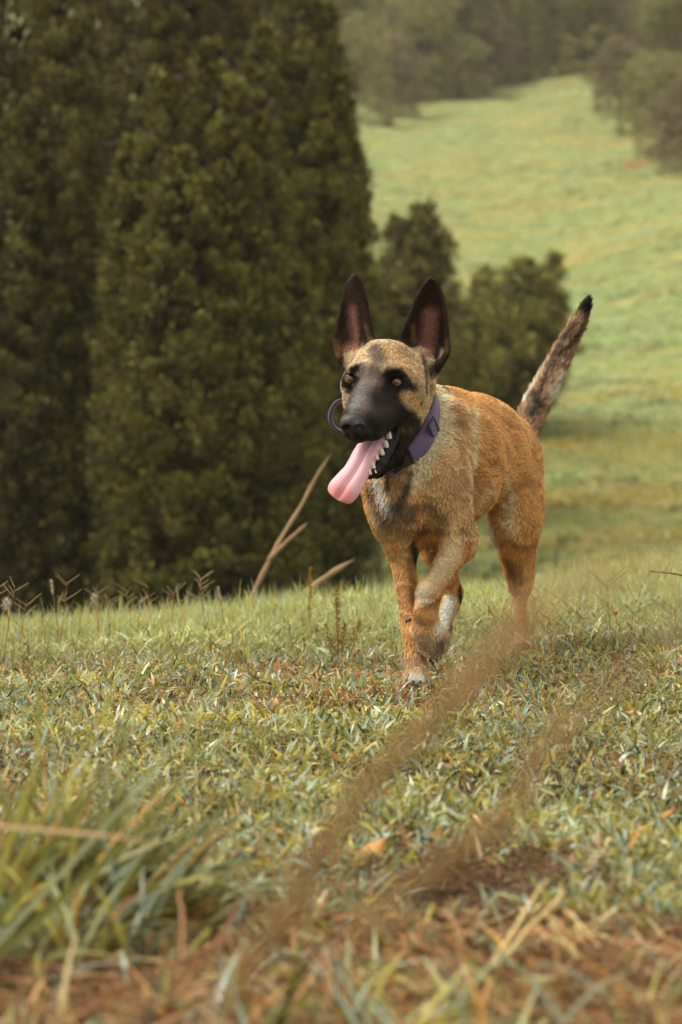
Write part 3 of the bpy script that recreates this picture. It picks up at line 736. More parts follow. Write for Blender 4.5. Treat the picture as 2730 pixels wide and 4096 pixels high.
for pr in [p for p in PRIMS if not p['sub']]:
    r = max(pr['ra'].max(), pr['rb'].max()) + pr['k'] + 0.014
    sl, X, shp = sub_box(np.minimum(pr['a'], pr['b']) - r, np.maximum(pr['a'], pr['b']) + r)
    d = prim_sdf(pr, X).reshape(shp)
    F[sl] = smin(F[sl], d, pr['k'])
for ep, uv in ear_pts:
    kd = kdtree.KDTree(len(ep))
    for i, p_ in enumerate(ep): kd.insert(p_, i)
    kd.balance()
    sl, X, shp = sub_box(ep.min(0) - 0.012, ep.max(0) + 0.012)
    Fv = F[sl].ravel()
    d = np.full(len(X), 0.05)
    for i in range(len(X)):
        if i % 2 and False: pass
        c, idx, dist = kd.find(X[i])
        if dist < 0.02:
            v = uv[idx][1]
            d[i] = dist - (0.0024 + 0.0035 * v)
    F[sl] = smin(F[sl], d.reshape(shp).astype(np.float32), 0.012)
def Fsample(X, G, lo=lo, h=VOX):
    t = (np.atleast_2d(X) - lo) / h
    i = np.clip(np.floor(t).astype(int), 0, np.array(G.shape) - 2); f = np.clip(t - i, 0, 1); o = 0
    for dx in (0, 1):
        for dy in (0, 1):
            for dz in (0, 1):
                w = (f[:, 0] if dx else 1 - f[:, 0]) * (f[:, 1] if dy else 1 - f[:, 1]) * (f[:, 2] if dz else 1 - f[:, 2])
                o = o + w * G[i[:, 0] + dx, i[:, 1] + dy, i[:, 2] + dz]
    return o
def surf_d(px, py, d0=-0.3, d1=0.6):
    ds = np.arange(d0, d1, 0.0007)
    v = Fsample(np.array([q(px, py, d) for d in ds]), F)
    k = np.argmax(v < 0)
    return ds[k]
EYES = []
for (ex, ey) in ((1403, 1517), (1589, 1528)):
    e = q(ex, ey, surf_d(ex, ey)); EYES.append(e)
    PRIMS.append(dict(a=e + FWD * -0.001, b=e + FWD * 0.001, ra=np.array((0.0112, 0.0078, 0.0085)), rb=np.array((0.0112, 0.0078, 0.0085)), k=0.0025, side=HS - UPV * .12 * (1 if ex > 1500 else -1), sub=True, grp='eye', flow=None))
F0 = F.copy()
for pr in [p for p in PRIMS if p['sub']]:
    r = max(pr['ra'].max(), pr['rb'].max()) + pr['k'] + 0.01
    sl, X, shp = sub_box(np.minimum(pr['a'], pr['b']) - r, np.maximum(pr['a'], pr['b']) + r)
    d = prim_sdf(pr, X).reshape(shp)
    F[sl] = -smin(-F[sl], d, pr['k'])
# soft muscle unevenness
def surface_nets(F, lo, h):
    S = F < 0
    nx, ny, nz = F.shape
    c = S[:-1, :-1, :-1]
    anyS = np.zeros((nx - 1, ny - 1, nz - 1), bool); allS = np.ones_like(anyS)
    for dx in (0, 1):
        for dy in (0, 1):
            for dz in (0, 1):
                s = S[dx:nx - 1 + dx, dy:ny - 1 + dy, dz:nz - 1 + dz]; anyS |= s; allS &= s
    act = np.argwhere(anyS & ~allS)
    idx = np.full(anyS.shape, -1, np.int32); idx[act[:, 0], act[:, 1], act[:, 2]] = np.arange(len(act))
    corners = [(a, b, c_) for a in (0, 1) for b in (0, 1) for c_ in (0, 1)]
    val = {k: F[act[:, 0] + k[0], act[:, 1] + k[1], act[:, 2] + k[2]] for k in corners}
    acc = np.zeros((len(act), 3)); cnt = np.zeros(len(act))
    for k in corners:
        for ax in range(3):
            if k[ax] == 0:
                k2 = list(k); k2[ax] = 1; k2 = tuple(k2)
                a, b = val[k], val[k2]; m = (a < 0) != (b < 0)
                t = np.where(m, a / np.where(m, a - b, 1), 0)
                p = np.tile(np.array(k, float), (len(act), 1)); p[:, ax] = t
                acc[m] += p[m]; cnt[m] += 1
    V = lo + h * (act + acc / np.maximum(cnt, 1)[:, None])
    faces = []
    for ax in range(3):
        o1, o2 = (ax + 1) % 3, (ax + 2) % 3
        sa = [slice(0, -1)] * 3; sa[o1] = slice(1, -1); sa[o2] = slice(1, -1)
        sb = list(sa); sb[ax] = slice(1, None)
        A = S[tuple(sa)]; B = S[tuple(sb)]
        for flip in (False, True):
            m = np.argwhere((A & ~B) if not flip else (~A & B))
            off = np.zeros(3, int); off[o1] = 1; off[o2] = 1
            m = m + off
            e1 = np.zeros(3, int); e1[o1] = 1; e2 = np.zeros(3, int); e2[o2] = 1
            q4 = [m - e1 - e2, m - e2, m, m - e1]
            ids = [idx[c_[:, 0], c_[:, 1], c_[:, 2]] for c_ in q4]
            fc = np.stack(ids if not flip else ids[::-1], 1)
            faces.append(fc[(fc >= 0).all(1)])
    return V, np.concatenate(faces)
DV, DF = surface_nets(F, lo, VOX)
# keep the largest piece, relax
def relax(V, Fc, it, lam=0.5):
    e = np.concatenate([Fc[:, [0, 1]], Fc[:, [1, 2]], Fc[:, [2, 3]], Fc[:, [3, 0]]])
    for s in range(it):
        for l in (lam, -lam * 1.04):
            acc = np.zeros_like(V); cnt = np.zeros(len(V))
            for c in range(3):
                acc[:, c] = np.bincount(e[:, 0], V[e[:, 1], c], len(V)) + np.bincount(e[:, 1], V[e[:, 0], c], len(V))
            cnt = np.bincount(e[:, 0], minlength=len(V)) + np.bincount(e[:, 1], minlength=len(V))
            V = V + l * (acc / np.maximum(cnt, 1)[:, None] - V)
    return V
DV = relax(DV, DF, 3)
def vnormals(V, Fc):
    n = np.cross(V[Fc[:, 2]] - V[Fc[:, 0]], V[Fc[:, 3]] - V[Fc[:, 1]])
    out = np.zeros_like(V)
    for k in range(4):
        for c in range(3):
            out[:, c] += np.bincount(Fc[:, k], n[:, c], len(V))
    return unit(out)

DNRM = vnormals(DV, DF)
bvh = BVHTree.FromPolygons([tuple(v) for v in DV], [tuple(int(i) for i in f) for f in DF])
def cast(px, py):
    o = Vector(CAMP); d = Vector(P(px, py, 10.0) - CAMP).normalized()
    h = bvh.ray_cast(o, d)
    return np.array(h[0]) if h[0] is not None else None

# ---- fur growth direction and region of every skin point
FL = np.zeros_like(DV); WT = np.zeros(len(DV)); best = np.full(len(DV), 9.0)
GN = ['body', 'neck', 'sh', 'leg', 'paw', 'th', 'tail', 'head', 'muz', 'jaw', 'mouth', 'eye']
REG = np.zeros(len(DV), int)
for pr in PRIMS:
    if pr['sub']: continue
    d = np.abs(np.maximum(prim_sdf(pr, DV), -0.03))
    w = np.exp(-np.maximum(prim_sdf(pr, DV), 0) / 0.010)
    FL += w[:, None] * pr['flow']; WT += w
    m = prim_sdf(pr, DV) < best
    best[m] = prim_sdf(pr, DV)[m]; REG[m] = GN.index(pr['grp'])
FL = unit(FL)
isear = best > 0.012
for ep, uv in ear_pts:
    kd = kdtree.KDTree(len(ep))
    for i, p_ in enumerate(ep): kd.insert(p_, i)
    kd.balance()
    for i in np.where((best > 0.003) & (DV[:, 2] > 0.50))[0]:
        c, idx, dist = kd.find(DV[i])
        if dist < 0.010: isear[i] = True
isear &= (DV[:, 2] > 0.5) & (REG != GN.index('tail')) & ((REG == GN.index('head')) | (REG == GN.index('neck')))
FL[isear] = unit(Z + 0.2 * RGT * np.sign(DV[isear][:, :1] - .08))

# ---- coat markings, with some crease and inner-leg shade painted in
def L(*c): return srgb(*c)
ORANGE, TAN, PALE, CREAM, BLACK, GREY = L(232, 174, 104), L(236, 196, 138), L(246, 218, 172), L(214, 194, 160), L(40, 32, 30), L(104, 92, 84)
base = {'body': ORANGE, 'neck': TAN, 'sh': TAN, 'leg': L(232, 178, 112), 'paw': L(224, 190, 146), 'th': ORANGE, 'tail': L(186, 154, 120), 'head': L(214, 184, 142), 'muz': L(78, 67, 64), 'jaw': L(36, 30, 29)}
DC = np.array([base.get(g, TAN) for g in GN])[REG]
# soften region borders
def blur_attr(A, it):
    e = np.concatenate([DF[:, [0, 1]], DF[:, [1, 2]], DF[:, [2, 3]], DF[:, [3, 0]]])
    cnt = np.bincount(e[:, 0], minlength=len(A)) + np.bincount(e[:, 1], minlength=len(A)) + 1
    for _ in range(it):
        B = A.copy()
        for c in range(A.shape[1]):
            B[:, c] += np.bincount(e[:, 0], A[e[:, 1], c], len(A)) + np.bincount(e[:, 1], A[e[:, 0], c], len(A))
        A = B / cnt[:, None]
    return A
DC = blur_attr(DC, 12)
FL = unit(blur_attr(FL, 6))
DC[isear] = L(66, 48, 39)
PN1 = fbm(DV, 90, 3, 3) - .5; PN2 = fbm(DV, 30, 9, 2) - .5
def stroke(pts, r, c, s=1.0, soft=0.8):
    """coat marking or painted shade along photo points, r in photo pixels"""
    global DC
    Q = []
    pts = [np.array(p, float) for p in pts]
    if len(pts) == 1: pts = pts * 2
    for a, b in zip(pts[:-1], pts[1:]):
        n = max(1, int(np.linalg.norm(b - a) / 8))
        for t in np.linspace(0, 1, n + 1):
            h = cast(*(a + (b - a) * t))
            if h is not None: Q.append(h)
    if not Q: return
    Q = np.array(Q); R = r * 0.00044
    m = np.where(((DV > Q.min(0) - 2 * R) & (DV < Q.max(0) + 2 * R)).all(1))[0]
    if len(m) == 0: return
    dmin = np.full(len(m), 9.0)
    for p_ in Q: dmin = np.minimum(dmin, ((DV[m] - p_) ** 2).sum(1))
    dmin = np.sqrt(dmin) + (PN1[m] * 0.5 + PN2[m] * .5) * R * 1.1
    w = (1 - smooth01(R * (1 - soft), R * (1 + soft), dmin)) * s
    DC[m] = DC[m] * (1 - w[:, None]) + np.array(c) * w[:, None]
S_ = stroke
# body
S_([(1800, 1590), (1840, 1680)], 42, L(160, 100, 60), .55)
S_([(1960, 1640), (2050, 1720)], 60, L(216, 152, 86), .6)
S_([(1900, 1640), (1903, 1740), (1890, 1880)], 19, PALE, .9)
S_([(1860, 1620), (1905, 1700)], 12, PALE, .5)
S_([(1960, 1750), (1990, 1850), (1940, 1930)], 60, L(204, 148, 92), .5)
S_([(1870, 1960), (1920, 2010), (1960, 1960)], 40, L(228, 196, 148), .8)
S_([(1900, 1900), (1890, 2060)], 26, L(200, 152, 96), .6)
S_([(1770, 1560), (1775, 1680), (1770, 1760), (1700, 1850), (1650, 1930)], 34, L(246, 226, 186), .95)
S_([(1800, 1850), (1830, 2000)], 60, L(222, 178, 126), .7)
S_([(1840, 1770), (1860, 1900)], 30, L(150, 98, 58), .4)
# chest
S_([(1600, 1910), (1590, 2000)], 40, L(168, 136, 94), .8)
S_([(1505, 1925), (1525, 1990), (1545, 2040)], 26, L(236, 228, 212), 1)
S_([(1555, 1850), (1552, 1950)], 11, L(44, 34, 30), .9)
S_([(1640, 1890), (1625, 1960), (1590, 2030)], 15, L(60, 48, 44), .85)
S_([(1480, 1950), (1495, 2010), (1530, 2090)], 26, L(104, 86, 72), .8)
S_([(1575, 2040), (1640, 2060), (1570, 2075)], 38, L(70, 56, 50), .8)
S_([(1660, 2020), (1730, 2035), (1770, 2070)], 30, L(104, 82, 66), .7)
S_([(1580, 2120), (1680, 2140)], 34, L(140, 98, 60), .7)
S_([(1700, 2110), (1760, 2120)], 26, L(130, 96, 66), .6)
S_([(1850, 2115), (1878, 2135)], 11, L(130, 76, 42), .7)  # elbow crease, its shade painted into the coat
# planted fore leg
S_([(1575, 2180), (1620, 2500)], 30, L(222, 170, 108), .7)
S_([(1655, 2170), (1668, 2280), (1668, 2380)], 20, L(58, 44, 36), .95)  # shade along the inner edge, painted to part the forelegs
S_([(1640, 2240), (1655, 2400)], 14, L(140, 96, 60), .6)
S_([(1650, 2640), (1690, 2640)], 34, L(198, 160, 116), .8)
S_([(1640, 2715), (1690, 2715)], 28, L(255, 246, 226), 1)
# lifted fore leg
S_([(1820, 2190), (1760, 2280), (1700, 2370)], 42, L(250, 216, 168), 1)
S_([(1876, 2170), (1868, 2240), (1830, 2310), (1800, 2350)], 18, L(200, 122, 56), .75)
S_([(1685, 2360), (1690, 2390)], 28, L(246, 224, 190), .9)
S_([(1690, 2430), (1725, 2420), (1760, 2395)], 13, L(150, 92, 52), .7)  # fold line at the carpus, crease shade put into the colour

S_([(1670, 2480), (1700, 2520)], 36, L(186, 146, 104), .8)
S_([(1700, 2590), (1740, 2610), (1760, 2580)], 30, L(120, 92, 68), .8)
# right hind leg
S_([(1720, 2190), (1745, 2230)], 32, L(112, 78, 52), .8)
S_([(1838, 2350), (1842, 2400)], 18, L(48, 40, 38), .95)
S_([(1800, 2400), (1780, 2470), (1765, 2510)], 28, L(255, 246, 228), 1)
S_([(1835, 2430), (1800, 2520)], 11, L(110, 92, 84), .8)
S_([(1780, 2560), (1765, 2600)], 24, L(128, 104, 88), .8)
# left hind leg
S_([(2030, 1920), (2035, 2020), (2040, 2120)], 30, L(240, 212, 166), .9)
S_([(1955, 2090), (1985, 2190), (2005, 2280)], 24, L(232, 220, 200), .95)
S_([(2030, 2240), (2050, 2300), (2070, 2330)], 26, L(112, 80, 54), .75)
S_([(2085, 2400), (2085, 2500)], 30, L(176, 124, 88), .7)
S_([(2080, 2580), (2100, 2600)], 34, L(132, 100, 70), .8)
S_([(2070, 2630), (2125, 2635)], 16, L(60, 46, 40), .9)
S_([(2124, 2600), (2122, 2640)], 14, L(40, 32, 30), .95)
# tail
S_([(2195, 1600), (2235, 1520), (2180, 1680), (2160, 1710)], 26, L(236, 224, 198), .85)
S_([(2100, 1620), (2140, 1540), (2210, 1410), (2270, 1310)], 13, L(236, 220, 194), .95)
S_([(2130, 1600), (2150, 1640), (2115, 1670)], 22, L(46, 42, 46), .9)
S_([(2150, 1580), (2200, 1470), (2235, 1400), (2290, 1310)], 12, L(64, 48, 42), .75)
S_([(2290, 1370), (2320, 1320)], 22, L(140, 100, 70), .7)
S_([(2225, 1440), (2270, 1400), (2330, 1300)], 9, L(58, 44, 38), .8)
S_([(2335, 1250), (2365, 1180)], 36, L(34, 28, 28), 1)
# head
S_([(1420, 1440), (1500, 1430), (1600, 1420), (1660, 1480)], 50, L(158, 124, 86), .45)
S_([(1440, 1400), (1480, 1440)], 30, L(212, 184, 144), .6)
S_([(1560, 1400), (1620, 1430)], 26, L(210, 170, 116), .6)
S_([(1560, 1430), (1650, 1480)], 46, L(210, 170, 120), .7)
S_([(1500, 1395), (1520, 1450), (1490, 1480)], 26, L(96, 80, 70), .85)
S_([(1400, 1430), (1395, 1470)], 22, L(236, 214, 180), .9)
S_([(1450, 1450), (1458, 1490)], 16, L(214, 202, 188), .85)
S_([(1448, 1470), (1465, 1530)], 22, L(120, 104, 92), .8)
S_([(1500, 1480), (1505, 1540)], 18, L(120, 98, 76), .7)
S_([(1466, 1520), (1450, 1600), (1425, 1650)], 34, L(136, 122, 114), .85)
S_([(1520, 1560), (1510, 1620)], 22, L(84, 66, 54), .6)
S_([(1520, 1600), (1590, 1610)], 48, L(46, 37, 35), .95)
S_([(1500, 1700), (1560, 1700), (1600, 1680)], 36, L(36, 30, 29), .95)
S_([(1385, 1735), (1450, 1755), (1500, 1750)], 18, L(26, 22, 22), 1)
S_([(1640, 1690), (1620, 1740)], 36, L(62, 50, 42), .9)
S_([(1555, 1505), (1588, 1505), (1556, 1535)], 25, L(18, 15, 15), 1, .4)
S_([(1600, 1560), (1660, 1560)], 20, L(30, 24, 23), .8)
S_([(1590, 1545), (1628, 1555)], 24, L(30, 24, 23), .95, .4)
S_([(1424, 1480), (1404, 1500), (1428, 1525)], 18, L(18, 15, 15), 1, .35)
S_([(1390, 1530), (1400, 1560)], 17, L(44, 36, 34), .95)
S_([(1384, 1500), (1384, 1542), (1420, 1550)], 13, L(24, 20, 19), 1, .5)
S_([(1545, 1560), (1590, 1566), (1635, 1560)], 20, L(24, 20, 19), .95, .6)
S_([(1618, 1510), (1632, 1535)], 12, L(30, 24, 22), .9, .6)
S_([(1374, 1565), (1376, 1640)], 12, L(236, 228, 204), 1)
S_([(1435, 1590), (1412, 1630)], 20, L(138, 140, 142), .7)
S_([(1630, 1600), (1670, 1610)], 28, L(214, 176, 124), .95)
S_([(1682, 1612)], 9, L(60, 48, 40), .9)
S_([(1690, 1430), (1702, 1500), (1706, 1570)], 13, L(40, 30, 28), .9)
S_([(1722, 1500), (1724, 1560)], 14, L(204, 172, 120), .8)
S_([(1374, 1490), (1374, 1545)], 13, L(26, 22, 21), .95, .5)
S_([(1600, 1660), (1640, 1672), (1665, 1690)], 30, L(36, 29, 27), .95, .6)
S_([(1570, 1610), (1600, 1640)], 26, L(44, 36, 34), .9, .6)
S_([(1645, 1596), (1680, 1618)], 20, L(196, 160, 112), .9, .7)
S_([(1682, 1612)], 8, L(60, 48, 40), .8)
# ears
S_([(1415, 1250), (1420, 1300), (1428, 1360)], 26, L(166, 116, 102), .85, 1)
S_([(1385, 1395), (1420, 1390)], 24, L(170, 112, 92), .8)
S_([(1352, 1370), (1352, 1420)], 13, L(176, 140, 96), .6, 1)
S_([(1465, 1310), (1478, 1360)], 13, L(150, 118, 84), .55, 1)
S_([(1450, 1340), (1440, 1380)], 9, L(50, 36, 32), .7)
S_([(1372, 1300), (1376, 1220)], 10, L(46, 34, 30), .7)
S_([(1465, 1230), (1450, 1180)], 12, L(46, 34, 30), .7)
S_([(1725, 1260), (1715, 1330), (1712, 1400)], 30, L(166, 116, 102), .85, 1)
S_([(1698, 1420)], 18, L(176, 110, 94), .9)
S_([(1650, 1310), (1655, 1360)], 12, L(160, 124, 88), .6, 1)
S_([(1770, 1280), (1765, 1360)], 12, L(50, 36, 32), .9)
S_([(1768, 1408), (1762, 1425)], 12, L(226, 204, 172), .9)
S_([(1786, 1370), (1786, 1410)], 8, L(160, 120, 82), .6, 1)
S_([(1740, 1470), (1720, 1490)], 22, L(40, 30, 28), .95)
S_([(1625, 1330), (1610, 1350)], 12, L(46, 34, 30), .8)
# inside of the mouth
mm = (prim_sdf([p for p in PRIMS if p['grp'] == 'mouth'][0], DV) < 0.0035)
DC[mm] = L(70, 34, 34)
DC = np.clip(DC, 0.004, 0.9)
# ---- skin mesh
dog = empty('dog', tuple(q(1760, 2740, 0.15) * np.array([1, 1, 0])))
tag(dog, 'tan shepherd puppy with black muzzle, upright ears and tongue out, trotting over grass', 'dog')
DOFF = np.array(dog.location)
skin_m = col_mat('dog_skin', 0.75, 0.15)
fur_m = col_mat('dog_fur', 0.55, 0.25, translucent=0.12)
body = mesh_np('body', DV - DOFF, DF, skin_m, smooth=True, colors=DC * 0.6, parent=dog)
def kid(name, V, Fc, mat, parent=None, colors=None, smooth=True):
    return mesh_np(name, np.asarray(V) - DOFF, Fc, mat, smooth=smooth, colors=colors, parent=parent or dog)

cNp, cT, cL, cR = q(1665, 1480, .10), q(1585, 1872, -.045), q(1706, 1662, -.01), q(1405, 1640, .06)
cC = (cNp + cT + cL + cR) / 4
ax1 = unit(cT - cNp); axn = unit(np.cross(ax1, cL - cR)); ax2 = unit(np.cross(axn, ax1))
if axn @ FWD < 0: axn = -axn
r1 = np.linalg.norm(cT - cNp) / 2; r2 = abs((cL - cR) @ ax2) / 2

# ---- fur: tapered blades following the growth direction, clumped as in damp fur
def make_fur():
    a = DV[DF[:, 0]]; b = DV[DF[:, 1]]; c = DV[DF[:, 2]]; d = DV[DF[:, 3]]
    area = 0.5 * np.linalg.norm(np.cross(c - a, d - b), axis=1)
    reg = REG[DF[:, 0]]
    g = lambda n: reg == GN.index(n)
    dens = np.ones(len(DF))
    dens[g('head') | g('jaw')] = 2.6; dens[g('muz')] = 2.6; dens[isear[DF[:, 0]]] = 1.5; dens[g('tail')] = 1.6; dens[g('leg') | g('paw')] = 1.5
    mouthd = prim_sdf([p for p in PRIMS if p['grp'] == 'mouth'][0], DV[DF[:, 0]])
    dens[mouthd < 0.006] = 0
    for e in EYES:
        dens[np.linalg.norm(DV[DF[:, 0]] - e, axis=1) < 0.0125] = 0
    dens[np.linalg.norm((DV[DF[:, 0]] - q(1412, 1695, -.2)) / np.array([.024, .03, .02]), axis=1) < 1] = 0
    hc_ = (DV[DF[:, 0]] - cC) @ axn; onneck = (g('neck') | g('body') | g('sh') | g('head') | g('jaw'))
    dens[(np.abs(hc_ + .001) < .0150) & onneck & (np.linalg.norm(DV[DF[:, 0]] - cC, axis=1) < .105)] = 0
    dens[(hc_ < 0) & (hc_ > -.026) & g('neck')] *= .35
    w = area * dens; NH = 430000
    f = rng.choice(len(DF), NH, p=w / w.sum())
    r = rng.random((NH, 4)); r /= r.sum(1, keepdims=True)
    r = 0.5 * r + 0.125
    X = sum(r[:, k:k + 1] * DV[DF[f, k]] for k in range(4)); X += rng.normal(0, .0004, X.shape)
    n = unit(DNRM[DF[f, 0]]); fl = FL[DF[f, 0]]; col = sum(r[:, k:k + 1] * DC[DF[f, k]] for k in range(4))
    rg = reg[f]; ear = isear[DF[f, 0]]
    ln = np.array([dict(body=.0085, neck=.0110, sh=.0085, leg=.0060, paw=.0045, th=.0090, tail=.018, head=.0055, muz=.0030, jaw=.0045, mouth=.002, eye=.002)[k] for k in GN])[rg]
    pinkness = (col[:, 0] > .3) & (col[:, 2] > .1) & ear
    ln[ear] = .0045; ln[ear & pinkness] = .002
    t = fl - n * (fl * n).sum(1, keepdims=True); tl = np.linalg.norm(t, axis=1, keepdims=True)
    t = np.where(tl > 0.15, t, 0.15 * unit(np.cross(n, HS)) + t); t = unit(t)
    bt = np.cross(n, t)
    # swirls
    ang = (fbm(X, 18, 21, 2) - .5) * 1.3 + rng.normal(0, .13, NH)
    t = t * np.cos(ang)[:, None] + bt * np.sin(ang)[:, None]; bt = np.cross(n, t)
    # damp waves across the growth direction
    wv = np.stack([(X @ np.array([0.3, 0.2, 1.0])) * 105 + fbm(X, 35, 5, 2) * 5.0, (X @ np.array([1, 0, 0.0])) * 26, (X @ np.array([0, 1.0, 0])) * 26], 1)
    ripple = vnoise(wv, 1.0, 77)
    wet = smooth01(0.30, 0.5, fbm(X, 9, 51, 2))
    fine = vnoise(X, 260, 31)
    ln = np.where(rg == GN.index('tail'), ln * (.45 + .55 * smooth01(.75, .60, X[:, 2])), ln)
    lift = np.where(rg == GN.index('tail'), .34, .20) + .20 * ripple + rng.normal(0, .06, NH)
    lift = np.where((rg == GN.index('head')) | (rg == GN.index('muz')), .16 + .1 * ripple, lift)
    ln = ln * (0.7 + 0.5 * rng.random(NH)) * (0.75 + .4 * ripple)
    dirv = unit(t * np.cos(lift)[:, None] + n * np.sin(lift)[:, None])
    tip = X + dirv * ln[:, None]
    # clumping of tips
    nc = NH // 9
    ci = rng.choice(NH, nc, replace=False)
    kd = kdtree.KDTree(nc)
    for i, k in enumerate(ci): kd.insert(X[k], i)
    kd.balance()
    near = np.array([kd.find(x)[1] for x in X])
    ct = tip[ci[near]]
    dcl = np.linalg.norm(X - X[ci[near]], axis=1)
    ok = dcl < 0.006
    cw = np.where(ok, .55, 0)[:, None] * (0.4 + .6 * wet)[:, None]
    tip = tip * (1 - cw) + ct * cw
    mid = X + (tip - X) * .5 + n * (ln * .07)[:, None]
    dv = unit(tip - X)
    ss = unit(np.cross(dv, n + rng.normal(0, .35, X.shape)))
    wid = np.array([.00048, .00050, .00048, .00042, .0004, .00048, .00055, .00042, .00040, .0004, .0004, .0004])[rg] * (0.8 + .5 * rng.random(NH))
    wid[ear] *= .7
    X0 = X - n * .0008
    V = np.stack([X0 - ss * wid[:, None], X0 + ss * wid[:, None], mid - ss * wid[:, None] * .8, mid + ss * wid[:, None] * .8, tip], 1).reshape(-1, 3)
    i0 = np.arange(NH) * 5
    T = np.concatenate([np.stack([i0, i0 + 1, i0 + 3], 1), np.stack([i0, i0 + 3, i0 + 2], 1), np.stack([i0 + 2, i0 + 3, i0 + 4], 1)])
    # pigment: bands along the hair, per clump and per hair variation
    pc = rng.random(nc)[near]
    amp = np.where(rg == GN.index('muz'), .25, 1.0)
    k = (1 + amp * (0.22 * (pc - .5) + .75 * (ripple - .5) + .22 * (fine - .5) + rng.normal(0, .06, NH)))
    dark = (rng.random(NH) < .10) & np.isin(rg, [GN.index(x) for x in ('body', 'sh', 'neck', 'th', 'tail')])
    k = np.where(dark, k * .5, k)
    istail = rg == GN.index('tail')
    k = np.where(istail, k * (1 + .9 * (pc - .5) + rng.normal(0, .18, NH)), k)
    k = np.where(rg == GN.index('head'), k * (1 + .55 * (pc - .5) + .35 * (fine - .5)), k)
    k = np.where(rg == GN.index('muz'), k * (1 + .8 * (pc - .45) * (rng.random(NH) < .5)), k)
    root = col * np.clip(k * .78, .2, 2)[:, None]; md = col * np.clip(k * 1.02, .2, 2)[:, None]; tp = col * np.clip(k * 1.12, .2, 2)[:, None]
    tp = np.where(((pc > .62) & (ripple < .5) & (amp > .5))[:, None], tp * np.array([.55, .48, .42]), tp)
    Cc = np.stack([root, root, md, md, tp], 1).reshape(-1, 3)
    return V, T, np.clip(Cc, .003, .95)
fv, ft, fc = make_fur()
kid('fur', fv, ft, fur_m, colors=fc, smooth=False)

# ---- small organic parts from their own little fields
def field_mesh(prims, vox, rel=2):
    lo_ = np.min([np.minimum(p['a'], p['b']) - max(p['ra'].max(), p['rb'].max()) for p in prims if not p['sub']], axis=0) - 3 * vox
    hi_ = np.max([np.maximum(p['a'], p['b']) + max(p['ra'].max(), p['rb'].max()) for p in prims if not p['sub']], axis=0) + 3 * vox
    n_ = np.ceil((hi_ - lo_) / vox).astype(int) + 1
    g_ = np.meshgrid(*[lo_[a] + vox * np.arange(n_[a]) for a in range(3)], indexing='ij')
    X_ = np.stack([x.ravel() for x in g_], 1); G = np.full(len(X_), .05)
    for p in prims:
        if not p['sub']: G = smin(G, prim_sdf(p, X_), p['k'])
    for p in prims:
        if p['sub']: G = -smin(-G, prim_sdf(p, X_), p['k'])
    V_, F_ = surface_nets(G.reshape(n_), lo_, vox)
    return relax(V_, F_, rel), F_
def pr_(a, b, ra, rb, k=.005, side=HS, sub=False):
    ra = (ra, ra) if np.isscalar(ra) else ra; rb = (rb, rb) if np.isscalar(rb) else rb
    return dict(a=np.asarray(a, float), b=np.asarray(b, float), ra=np.array(ra), rb=np.array(rb), k=k, side=np.asarray(side, float), sub=sub)

# nose
nd = surf_d(1412, 1690)
NP = [pr_(q(1412, 1678, nd + .010), q(1412, 1684, nd + .004), (.0205, .0125), (.0200, .0120), .006),
      pr_(q(1389, 1703, nd + .006), q(1436, 1703, nd - .002), (.0105, .0105), (.0105, .0105), .006),
      pr_(q(1411, 1712, nd + .004), q(1412, 1738, nd + .006), (.008, .008), (.005, .006), .006),
      pr_(q(1389, 1712, nd - .009), q(1386, 1710, nd + .003), (.0065, .0050), (.0055, .004), .003, sub=True),
      pr_(q(1437, 1712, nd - .016), q(1440, 1710, nd - .003), (.0065, .0050), (.0055, .004), .003, sub=True),
      pr_(q(1411, 1715, nd - .014), q(1412, 1745, nd - .006), .0016, .0016, .002, sub=True)]
nose_m = plain_mat('nose_leather', (0.011, 0.010, 0.012), .40, .45, coat=.12, bump=.5, bscale=900)
V_, F_ = field_mesh(NP, .0011); kid('nose', V_, F_, nose_m)

# tongue: a lofted strap with a groove and a round tip
tw = np.array([(1520, 1722, -.075, .0165), (1500, 1752, -.105, .0215), (1470, 1800, -.132, .0222), (1448, 1845, -.146, .0222), (1424, 1888, -.156, .0225), (1398, 1925, -.163, .0250), (1377, 1955, -.168, .0262), (1357, 1985, -.170, .0225), (1348, 1999, -.170, .0120)])
tpar = np.linspace(0, 8, 60)
def crom(A, t):
    out = []
    for x in t:
        i = min(int(x), len(A) - 2); f = x - i; p0, p1, p2, p3 = A[max(i - 1, 0)], A[i], A[i + 1], A[min(i + 2, len(A) - 1)]
        out.append(.5 * ((2 * p1) + (-p0 + p2) * f + (2 * p0 - 5 * p1 + 4 * p2 - p3) * f * f + (-p0 + 3 * p1 - 3 * p2 + p3) * f ** 3))
    return np.array(out)
tc = crom(tw, tpar); TC = np.array([q(*r_[:3]) for r_ in tc])
V_ = []; F_ = []; M_ = 32
for i in range(60):
    t_ = unit(TC[min(i + 1, 59)] - TC[max(i - 1, 0)]); sv = unit(RGT - t_ * (RGT @ t_)); nv = unit(np.cross(sv, t_))
    if nv @ FWD > 0: nv = -nv
    hw = tc[i, 3] * (1 if i < 56 else math.sqrt(max(0.03, 1 - ((i - 55) / 4.2) ** 2)))
    th = .0050 * min(1, hw / .012) 
    for j in range(M_):
        a_ = 2 * math.pi * j / M_; cx, cy = math.cos(a_), math.sin(a_)
        u_ = cx * hw; z_ = math.copysign(abs(cy) ** .75, cy) * th
        if cy > 0:
            z_ += .0016 * math.exp(-((abs(u_) - hw * .55) / (hw * .3)) ** 2) - .0042 * math.exp(-(u_ / .0034) ** 2) * min(1, (59 - i) / 6)
        z_ += -.004 * (cx * cx)      # edges curl back a little
        V_.append(TC[i] + sv * u_ + nv * z_)
